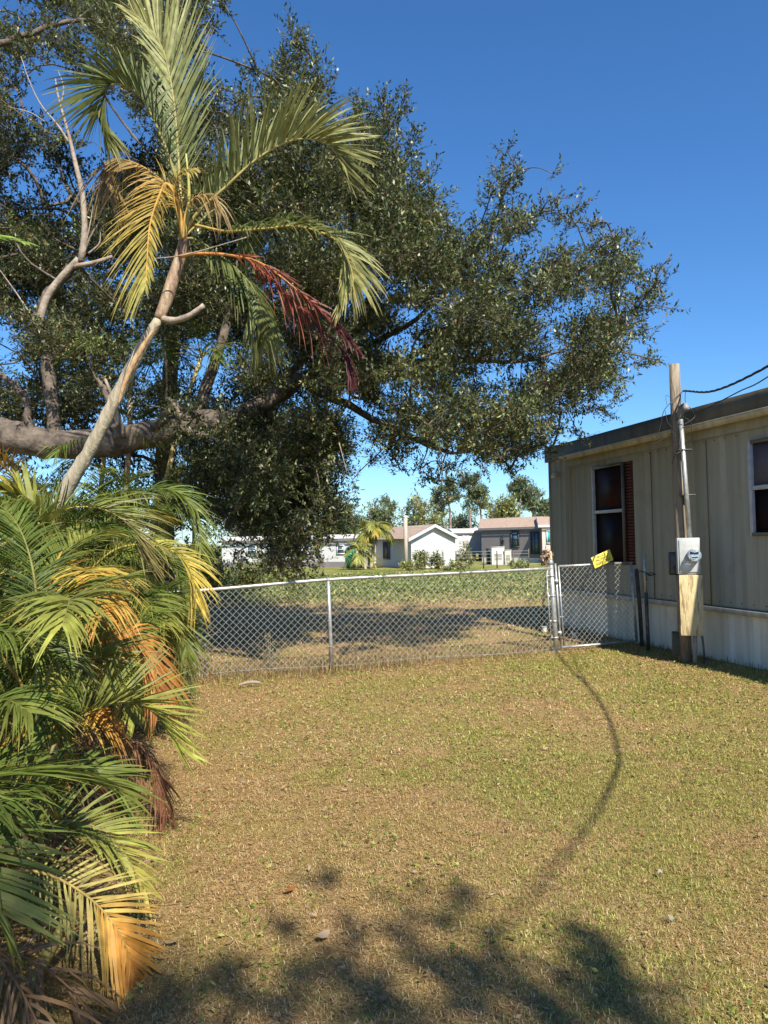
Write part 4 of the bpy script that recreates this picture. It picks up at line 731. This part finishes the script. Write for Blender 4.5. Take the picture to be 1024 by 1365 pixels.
tree('shade_tree', 'dense tree with leaves coloured dark for shade, filling the background behind the oak limb at left', 'tree', [([np.array([-4.6, 15.6, -.1]), np.array([-4.6, 15.6, 2]), np.array([-4.4, 15.5, 5]), np.array([-4.2, 15.5, 8.5])], [.28, .22, .16, .06]), ([np.array([-4.6, 15.6, 2.2]), np.array([-3.2, 15.8, 4]), np.array([-1.6, 16, 5.5])], [.12, .08, .03])],
     CB, 165000, (.07, .115), (.03, .05), [(.03, .045, .015), (.045, .06, .02), (.06, .075, .025)], seed=12, per=12, twig=.42, tw_r=.005)
# tree behind the viewer: only its shadow reaches the near lawn
kxy = 1/math.tan(EL)
def shade(px, py, z, r): r = r*.8+.045; z = z*1.7; g_ = G(px, py); return (g_[0]+SD[0]*kxy*z, g_[1]+SD[1]*kxy*z, z, r)
sh = []
for px, py, z, r in ((560, 1190, 4.6, .05), (600, 1175, 4.6, .07), (620, 1230, 4.7, .08), (655, 1260, 4.6, .08), (560, 1270, 4.8, .10), (600, 1300, 4.8, .12), (520, 1290, 4.9, .1), (470, 1320, 4.7, .14), (420, 1300, 4.6, .12), (380, 1250, 4.6, .07), (400, 1340, 5, .18), (330, 1340, 5, .18), (300, 1290, 5, .08), (672, 1290, 4.6, .07), (740, 1310, 4.5, .1), (770, 1335, 4.4, .1), (800, 1250, 4.4, .06), (805, 1285, 4.4, .09), (830, 1330, 4.4, .12), (800, 1355, 4.4, .14), (690, 1345, 4.8, .12), (820, 1300, 4.4, .14), (840, 1350, 4.4, .16), (650, 1310, 4.6, .12), (570, 1230, 4.6, .1), (480, 1270, 4.7, .1), (440, 1180, 4.6, .05), (600, 1350, 4.8, .16), (520, 1350, 4.9, .17), (250, 1345, 4.6, .15), (180, 1360, 4.6, .18), (120, 1365, 4.6, .2), (60, 1365, 4.6, .2), (0, 1365, 4.6, .2), (460, 1365, 4.9, .25), (745, 1365, 4.5, .15), (220, 1370, 4.6, .3), (740, 1165, 4.3, .04), (610, 1210, 4.6, .05)):
    sh.append(shade(px, py, z, r))
rs_ = np.random.RandomState(77)
for i in range(70):
    z = rs_.uniform(4.0, 6.5); z = z*1.55; sh.append((rs_.uniform(.4, 5.2), rs_.uniform(-12, -8.8), z, rs_.uniform(.25, .4)))
tree('yard_tree', 'leafy yard tree standing behind the viewer, seen only by its shadow on the near lawn', 'tree', [([np.array([2.8, -11, -.1]), np.array([2.8, -10.8, 3]), np.array([2.6, -10, 6]), np.array([2.6, -8.8, 7.6])], [.25, .2, .14, .04]), ([np.array([2.7, -10.3, 5]), np.array([3.6, -8.6, 7]), np.array([4.0, -7.0, 7.7])], [.08, .05, .015]), ([np.array([2.7, -10.3, 5]), np.array([2.0, -8.4, 7]), np.array([1.9, -6.6, 7.8])], [.08, .05, .015])],
     sh, 21000, (.06, .09), (.03, .05), OAKC, seed=21, per=10, twig=.18, rscale=.004)
# ------------------------------------------------------------------ background houses
def wallmat(n, c, k=.8): return mat(n, tuple(v*k for v in c), c, 3, .6, .08, 10)
WHITE = wallmat('white_wall', (.56, .56, .56), .92); GREYW = wallmat('grey_wall', (.20, .18, .18), .85); SHG = mat('shingle', (.30, .21, .15), (.44, .32, .24), 5, .9, .3); WROOF = mat('pale_roof', (.55, .52, .46), (.68, .65, .58), 3, .7, .1)
def quad(mb, a, b, c, d): mb.add([a, b, c, d], [(0, 1, 2, 3)])
def hbox(name, label, A, B, dep, h, m, roofm, rise=.5, over=.25, z0=0., gable=False, fascia=WHITE, base=None, cat='house'):
    """A-B front wall on plan, dep = depth vector"""
    A = np.array([A[0], A[1], z0]); B = np.array([B[0], B[1], z0]); D = np.array([dep[0], dep[1], 0]); H = np.array([0, 0, h-z0]); t = thing(name, label, cat, (*(A[:2]+B[:2])/2, 0))
    mb = MB(); quad(mb, A, B, B+H, A+H); quad(mb, A, A+D, A+D+H, A+H); quad(mb, B, B+D, B+D+H, B+H); quad(mb, A+D, B+D, B+D+H, A+D+H)
    e = norm(B-A); dn = norm(D); up = np.array([0, 0, rise])
    if gable:
        mf = (A+B)/2+H+up; mb.add([A+H, B+H, mf], t=[(0, 1, 2)]); mb.add([A+H+D, B+H+D, mf+D], t=[(0, 1, 2)])
    else:
        ml = A+D/2+H+up; mr = B+D/2+H+up; mb.add([A+H, A+D+H, ml], t=[(0, 1, 2)]); mb.add([B+H, B+D+H, mr], t=[(0, 1, 2)])
    mb.build('wall', m, t)
    rb = MB(); fb = MB()
    if gable:
        r0, r1 = (A+B)/2+H+up-dn*over+[0, 0, .05], (A+B)/2+H+up+D+dn*over+[0, 0, .05]; sl = up/(np.linalg.norm(B-A)/2)*over
        for P0, sg_ in ((A, -1), (B, 1)):
            a = P0+H-dn*over+e*sg_*over-sl+[0, 0, .05]; b = P0+H+D+dn*over+e*sg_*over-sl+[0, 0, .05]; th = np.array([0, 0, .06])
            quad(rb, a, r0, r1, b); quad(rb, a-th, r0-th, r1-th, b-th); quad(rb, a, b, b-th, a-th)
            f = dn*-.02; quad(fb, a+f, r0+f, r0+f-[0, 0, .18], a+f-[0, 0, .18])
    else:
        c0 = A+D/2+H+up-e*over+[0, 0, .05]; c1 = B+D/2+H+up+e*over+[0, 0, .05]
        for P0, P1, sg_ in ((A, B, -1), (A+D, B+D, 1)):
            a = P0+H+dn*sg_*over-e*over+[0, 0, .02]; b = P1+H+dn*sg_*over+e*over+[0, 0, .02]; quad(rb, a, b, c1, c0); f = dn*sg_*.02; quad(fb, a+f, b+f, b+f-[0, 0, .16], a+f-[0, 0, .16])
        for q_, cc, s_ in ((A, c0, -1), (B, c1, 1)):
            a = q_+H-dn*over+e*over*s_; b = q_+H+D+dn*over+e*over*s_; f = e*s_*.02; quad(fb, a+f, cc+f, cc+f-[0, 0, .16], a+f-[0, 0, .16]); quad(fb, b+f, cc+f, cc+f-[0, 0, .16], b+f-[0, 0, .16])
    rb.build('roof', roofm, t); fb.build('fascia', fascia, t)
    if base: mb = MB(); o_ = dn*-.03; quad(mb, A+o_-[0, 0, z0], B+o_-[0, 0, z0], B+o_+[0, 0, base-z0], A+o_+[0, 0, base-z0]); mb.build('foundation', GREY, t)
    return t, A, B, D
def winon(t, A, B, px0, px1, py0, py1, m, frame=WHITE, out=.05, name='window', mull=1):
    """window on plan wall A-B located by pixel rectangle"""
    def hit(px, py):
        d = ray(px, py); e = (B-A)[:2]; k, s = np.linalg.solve(np.array([[d[0], -e[0]], [d[1], -e[1]]]), A[:2]); return s, CH+k*d[2]
    s0, z1 = hit(px0, py0); s1, z0 = hit(px1, py1); e = B-A; e[2] = 0; L = np.linalg.norm(e); e = e/L; nrm = np.array([e[1], -e[0], 0]); nrm = nrm if nrm[1] < 0 else -nrm
    c = np.array([A[0], A[1], 0])+e*L*(s0+s1)/2+nrm*out+[0, 0, (z0+z1)/2]; ax = np.stack([e, nrm, [0, 0, 1]]); w_ = abs(s1-s0)*L; h_ = z1-z0
    f = MB(); f.box(c+ax[2]*h_/2, (w_+.1, .06, .07), ax); f.box(c-ax[2]*h_/2, (w_+.1, .06, .07), ax)
    for q in (-1, 1): f.box(c+ax[0]*q*w_/2, (.07, .06, h_-.07), ax)
    if mull: f.box(c, (.05, .05, h_-.07), ax) if mull == 2 else f.box(c, (w_-.07, .05, .05), ax)
    fo = f.build(name, frame, t); g_ = MB().box(c-nrm*.02, (w_-.07, .02, h_-.07), ax).build('pane', m, fo); g_.location = (0, 0, 0); return fo
def gp(px, Y): return P(px, 722, Y)[:2]
BGL = mat('blue_glass', (.05, .09, .12), (.10, .16, .2), 2, .1, 0); TEAL = mat('teal_shade', (.05, .42, .45), (.08, .5, .52), 5, .5, 0); DKF = mat('dark_frame', (.02, .02, .025), (.04, .04, .045), 5, .5, 0)
def topz(px, py, Y): return P(px, py, Y)[2]
# shed
A, B = gp(548, 44), gp(607, 45.5); D = gp(501, 50)-A
t, A3, B3, D3 = hbox('shed', 'white gable ended shed with brown shingle roof seen through the gap', A, B, D, topz(548, 716, 44), WHITE, SHG, rise=topz(578, 700, 45)-topz(548, 716, 44), gable=True, over=.3, cat='shed')
winon(t, A3+D3, A3+.0, 512, 520, 722, 745, DKF, frame=GREYW, name='side_door', mull=0)
mb = MB(); q = A3+np.array([0, -.03, 0])
for k in range(14): z = .25+k*.17; mb.tube([A3+[0, -.03, z], B3+[0, -.03, z]], .006, 4)
mb.build('siding_laps', WHITE, t)
# white house middle
A, B = gp(606, 58), gp(643, 59); t, A3, B3, _ = hbox('trailer_home', 'small white raised home between the shed and the grey house', A, B, (0, 5), topz(620, 708, 58), WHITE, WROOF, rise=.2, z0=.55)
winon(t, A3, B3, 617, 624, 713, 728, WROOF, mull=1)
mb = MB()
for u in (.1, .4, .7, .95): c = A3+(B3-A3)*u+[0, .4, -.3]; mb.box(c, (.3, .3, .6))
mb.build('pier_blocks', GREYW, t)
# grey house
A, B = gp(642, 54), gp(723, 50.5); hgt = topz(660, 704, 53); t, A3, B3, _ = hbox('grey_house', 'grey single storey house with brown roof and sliding door beyond the field', A, B, (1.2, 7), hgt, GREYW, SHG, rise=.75, fascia=GREYW)
winon(t, A3, B3, 682, 692, 708, 729, BGL, frame=DKF); winon(t, A3, B3, 708, 719, 709, 738, BGL, frame=DKF, name='sliding_door', mull=2); winon(t, A3, B3, 669.5, 671.5, 716, 724, DKF, frame=DKF, mull=0)
mb = MB(); quad(mb, A3+[0, -.06, -.02], B3+[0, -.06, -.02], B3+[0, -.06, .32], A3+[0, -.06, .32]); mb.build('foundation', WROOF, t)
A, B = gp(723, 49.5), gp(790, 49); t, A3, B3, _ = hbox('pink_house', 'pale pink house end with white fascia and teal window beside the grey house', A, B, (1, 6), topz(730, 700, 49.5), wallmat('pink_wall', (.66, .52, .46)), SHG, rise=.6)
winon(t, A3, B3, 729, 738, 708, 724, TEAL, mull=2)
# left trailer
A, B = gp(296, 52), gp(483, 48); t, A3, B3, _ = hbox('white_trailer', 'long white trailer home partly hidden behind the hanging oak leaves', A, B, (.5, 4.5), topz(460, 718, 48), WHITE, WROOF, rise=.25, fascia=GREYW)
winon(t, A3, B3, 450, 459, 727, 738, BGL, frame=WHITE); winon(t, A3, B3, 330, 342, 728, 740, BGL, frame=WHITE); 
mb = MB(); quad(mb, A3+[0, -.06, -.02], B3+[0, -.06, -.02], B3+[0, -.06, .35], A3+[0, -.06, .35]); mb.build('foundation', GREYW, t)
A, B = gp(470, 66), gp(545, 64); hbox('low_building', 'distant low building with pale flat roof behind the small palms', A, B, (0, 6), topz(520, 710, 65), wallmat('tan_wall', (.5, .45, .38)), WROOF, rise=.1)
# utilities by the grey house
for a0, a1, y0, Y, m_, lab in ((655, 672, 730, 47.5, WROOF, 'larger pale utility cabinet on the grass in front of the grey house'), (672.5, 681, 734, 47.3, wallmat('tan_box', (.6, .55, .44)), 'smaller tan utility cabinet right of the larger one'), (649.5, 654.5, 732, 48.5, DKF, 'dark cooling unit at the left corner of the grey house')):
    q0, q1 = gp(a0, Y), gp(a1, Y); z1 = topz(a0, y0, Y); c = np.array([*(q0+q1)/2, 0]); t = thing('utility_cabinet', lab, 'cabinet', c); w_ = abs(q1[0]-q0[0])
    MB().box(c+[0, .3, z1/2], (w_, .7, z1), col=(.5, .5, .5)).build('case', m_, t, bevel=.02); MB().box(c+[0, .3, z1+.02], (w_+.06, .76, .04)).build('lid', m_, t)
    mb = MB(); [mb.box(c+[0, -.06, z1*.3+k*.07], (w_*.6, .02, .02)) for k in range(6)]; mb.build('vent', DKF, t)
# weathered post and far fence posts
c = G(541, 757); c = np.array([*gp(541, 43.5), 0]); zt_ = topz(541, 690, 43.5)
t = thing('wooden_post', 'tall bleached wooden post standing in front of the shed', 'post', c)
MB().tube([c-[0, 0, .1], c+[0, 0, zt_*.5], c+[0, 0, zt_]], [.12, .118, .115], 10).build('shaft', mat('bleached_wood', (.34, .28, .22), (.46, .39, .31), 5, .8, .4, 15, (5, 5, .5)), t, True)
MB().tube([c+[0, 0, zt_], c+[0, 0, zt_+.05], c+[0, 0, zt_+.12]], [.125, .125, .05], 10).build('cap', WROOF, t)
ff = thing('wire_fence', 'low wire fence on thin dark posts across the far lawn', 'fence', np.array([*gp(640, 42), 0]))
prev = None
for px in (566, 590, 607, 625, 644, 662, 684, 704):
    c = np.array([*gp(px, 42), 0]); h_ = 1.0+RS.normal(0, .06); MB().tube([c, c+[RS.normal(0, .02), 0, h_]], .035, 6).build('post', mat('post_dark', (.06, .05, .04), (.12, .1, .07)), ff)
a, b = np.array([*gp(566, 42), 0]), np.array([*gp(704, 42), 0]); mb = MB(); [mb.tube([a+[0, 0, z], b+[0, 0, z]], .008, 3) for z in (.2, .4, .6, .8, .95)]; mb.build('strand', WIRE, ff)
# concrete strips / path
p = [(492, 744, 533, 744.5), (485, 748.5, 530, 749)]
mb = MB()
for (xa, ya, xb, yb) in p:
    a = G(xa, ya, .02); b = G(xb, yb, .02); a2 = G(xa, ya+2, .02); b2 = G(xb, yb+2, .02); quad(mb, a, b, b2, a2)
struct(mb.build('path', mat('pale_path', (.5, .46, .38), (.62, .58, .5), 2, .9, .1)))
c = np.array([*gp(467, 47), 0]); t = thing('rubbish_bin', 'green covered bin by the white trailer wall', 'bin', c); GB_ = mat('green_tarp', (.01, .16, .08), (.02, .24, .12), 4, .6, .2)
MB().tube([c, c+[0, 0, .5], c+[0, 0, 1.0]], [.27, .34, .36], 14).build('body', GB_, t, True); MB().tube([c+[0, 0, 1.0], c+[0, 0, 1.05], c+[0, 0, 1.14]], [.40, .38, .2], 14).build('lid', GB_, t, True)
# small garden palms
def gpalm(px, py0, px1, py1, Y, fl, nf, pals, label, seed, hang, r=.12):
    rs = np.random.RandomState(seed); b = np.array([*gp(px, Y), 0]); tpp = P(px1, py1, Y); t = thing('garden_palm', label, 'palm tree', b)
    MB().tube(spline([b, (b+tpp)/2+[.03, 0, 0], tpp], 12), np.linspace(r, r*.75, 12), 8).build('trunk', PTRUNK, t, True)
    for i in range(nf):
        el = rs.uniform(-.2, 1.3); frond(arc(tpp, i*2.4, el, fl*rs.uniform(.8, 1.15), hang), t, L=fl*.36, n=24, V=.2, cols=pals[rs.randint(len(pals))], rad=.03, start=.15, droop=.5, lw=.03, stem=(.4, .33, .1))
    return t
gpalm(494, 752, 499, 708, 45, 1.55, 22, [[GR, OL], [OL, YG], [YG, YE]], 'taller garden palm with yellow hanging fronds near the white trailer', 41, .38)
gpalm(487, 757, 480, 737, 43.5, 1.2, 16, [[OL, YG], [YG, (.4, .4, .12)]], 'shorter bushy garden palm in front of the taller one', 42, .33, .09)
# far trees
def fartree(name, label, px, Y, ytop, wpx, ybot, n, pal, seed, ncl=26, leaf=.30, group='trees beyond the far houses', pine=False, trunk_r=.16, rr=(.5, 1.0), cat='tree'):
    rs = np.random.RandomState(seed); b = np.array([*gp(px, Y), 0]); zt_ = topz(px, ytop, Y); zb_ = max(.3, topz(px, ybot, Y)); hw = wpx/2/F*Y; cl = []
    for i in range(ncl):
        u = rs.rand(); z = zb_+(zt_-zb_)*u; prof = (1.0-.5*u) if pine else math.sin(math.pi*(.15+.75*u))
        a = rs.uniform(0, 6.28); q = hw*prof*rs.rand()**.5; cl.append((b[0]+math.cos(a)*q, b[1]+math.sin(a)*q, z-.3, rs.uniform(*rr)*(.62 if pine else 1)))
    return tree(name, label, cat, [([b-[0, 0, .2], b+[rs.normal(0, .1), 0, zt_*.5], b+[rs.normal(0, .3), 0, zt_*.93]], [trunk_r, trunk_r*.8, trunk_r*.3])], cl, n, (leaf*.7, leaf*1.2), (leaf*.3, leaf*.5), pal, group, seed=seed, per=8, twig=leaf*2.2, tw_r=.02, basepos=b, rscale=.03, bark=PBARK)
PBARK = mat('pine_bark', (.14, .10, .08), (.28, .22, .18), 4, .9, .4)
PN = [(.10, .15, .07), (.14, .19, .08), (.2, .24, .11)]; BL = [(.22, .25, .07), (.32, .31, .09), (.14, .19, .06)]; DKT = [(.07, .11, .04), (.11, .15, .05)]
fartree('pine_tree', 'thin pine with sparse top showing left of the shed roof', 516, 85, 658, 20, 676, 900, PN, 50, 9, pine=True)
fartree('pine_tree', 'tall open pine rising above the shed gable', 601, 80, 636, 34, 668, 2300, PN, 51, 16, pine=True)
fartree('pine_tree', 'tallest pine behind the white home, crown full to the right', 628, 80, 630, 44, 672, 3600, PN, 52, 26, pine=True)
fartree('pine_tree', 'pine with leaning crown above the left part of the grey house roof', 692, 78, 636, 32, 664, 2600, PN, 53, 18, pine=True)
fartree('pine_tree', 'pine with dark round crown above the right end of the grey house roof', 712, 80, 648, 42, 676, 3200, PN, 54, 20, pine=True)
fartree('pine_tree', 'slim bare stemmed pine directly behind the shed roof', 588, 82, 650, 24, 680, 1300, PN, 55, 12, pine=True)
fartree('pine_tree', 'short full pine touching the corner of the beige mobile home', 728, 76, 668, 34, 700, 2600, PN, 56, 16, pine=True)
fartree('pine_tree', 'tall pine standing between the white home and the grey house', 642, 84, 643, 24, 676, 1500, PN, 60, 12, pine=True)
fartree('broadleaf_tree', 'yellow green broad tree behind the shed, above its roof', 562, 75, 662, 54, 712, 4200, BL, 57, 40)
fartree('broadleaf_tree', 'bright yellow green bushy tree over the grey house roof', 672, 66, 668, 34, 708, 4200, BL, 58, 30)
fartree('broadleaf_tree', 'dark green tree above the white trailer at left', 455, 62, 676, 70, 715, 6500, DKT, 59, 40)
fartree('broadleaf_tree', 'dull green tree behind the taller garden palm', 508, 72, 676, 50, 715, 3500, DKT+BL[:1], 61, 36)
fartree('broadleaf_tree', 'low dark tree tucked behind the white home', 615, 88, 690, 60, 716, 3500, DKT, 62, 30)
fartree('broadleaf_tree', 'dark leafy tree beside the left wall of the shed', 523, 52, 706, 24, 748, 3000, DKT, 63, 22, leaf=.2, rr=(.3, .6))
fartree('broadleaf_tree', 'dark tree rising behind the left half of the white trailer', 350, 60, 660, 150, 712, 9000, DKT, 64, 60)
def bush(px, Y, ytop, wpx, n, pal, label, seed, leaf=.13):
    rs = np.random.RandomState(seed); b = np.array([*gp(px, Y), 0]); h_ = topz(px, ytop, Y); hw = wpx/2/F*Y
    cl = [(b[0]+rs.normal(0, hw*.45), b[1]+rs.normal(0, hw*.4), rs.uniform(.15, .8)*h_, rs.uniform(.2, .35)*h_) for _ in range(14)]
    t = tree('garden_bush', label, 'bush', [([b-[0, 0, .05], b+[0, 0, h_*.3], b+[.03, 0, h_*.7]], [.03, .02, .01])], cl, n, (leaf*.7, leaf*1.2), (leaf*.35, leaf*.6), pal, 'bushes in the gardens beyond the field', seed=seed, per=7, twig=.25, tw_r=.006, basepos=b, rscale=.01, bark=PBARK)
bush(562, 42.5, 738, 26, 1800, BL, 'green bush at the foot of the shed, left of its middle', 70)
bush(585, 42.5, 742, 22, 1300, [(.22, .25, .08), (.35, .33, .14)], 'pale scrubby bush in front of the shed wall', 71)
bush(583, 52, 722, 20, 900, BL, 'small shrub between the shed and the white raised home', 72)
bush(621, 52, 724, 18, 1100, BL+DKT, 'shrub in front of the small white raised home', 73)
bush(330, 24, 748, 60, 3000, BL+[(.25, .3, .06)], 'yellow green shrub under the hanging oak leaves beyond the fence', 74, .10)
bush(275, 20, 730, 70, 3600, BL+DKT, 'tall dull green shrub beyond the fence beside the palms', 75, .10)
bush(545, 41, 750, 30, 1100, BL, 'low weedy bush at the foot of the bleached post', 76)
bush(612, 40, 748, 40, 1200, BL+[(.35, .33, .14)], 'low straggly bush right of the shed', 77)
bush(690, 39, 750, 30, 900, BL, 'low straggly bush by the wire fence near the grey house', 78)
# weed sprouts by the fence foot and wall
wx = np.arange(.2, 9, .02); wp = np.stack([HA[0]+HD[0]*wx+HN[0]*.06, HA[1]+HD[1]*wx+HN[1]*.06, 0*wx], -1); wp = wp[RS.rand(len(wp)) < .5]
tag(tuft_mesh(wp, 6, (.04, .16), .003, DRYC[:2]+[(.14, .17, .04), (.2, .2, .06)], .04, .5).build('wall_weeds', GRASS), 'uncut grass and weeds along the foot of the mobile home skirting', 'weeds', kind='stuff')
for px, py, h_, lab, sd in ((362, 893, .42, 'dry leggy weed standing at the fence left of its middle post', 80), (275, 900, .38, 'tangled dry weed at the fence near the palms', 81)):
    c = G(px, py); t = thing('dry_weed', lab, 'weed', c); rs = np.random.RandomState(sd); mb = MB(); tips = []
    for i in range(11):
        q = arc(c, rs.uniform(0, 6.28), rs.uniform(.7, 1.5), h_*rs.uniform(.6, 1.2), .08, 5); mb.tube(spline(q, 6), np.linspace(.004, .0015, 6), 4); tips += q[2:]
    mb.build('stalks', DEADW, t); tips = np.repeat(np.array(tips), 7, 0)+RS.normal(0, .03, (len(tips)*7, 3)); n = len(tips); mb = MB(); leaves(mb, tips, norm(RS.normal(size=(n, 3))), RS.uniform(.02, .05, n), RS.uniform(.01, .02, n), np.array([(.22, .2, .07), (.3, .2, .1), (.16, .18, .05)])[RS.randint(0, 3, n)]); mb.build('leaves', GRASS, t)
S.cycles.max_bounces = 8
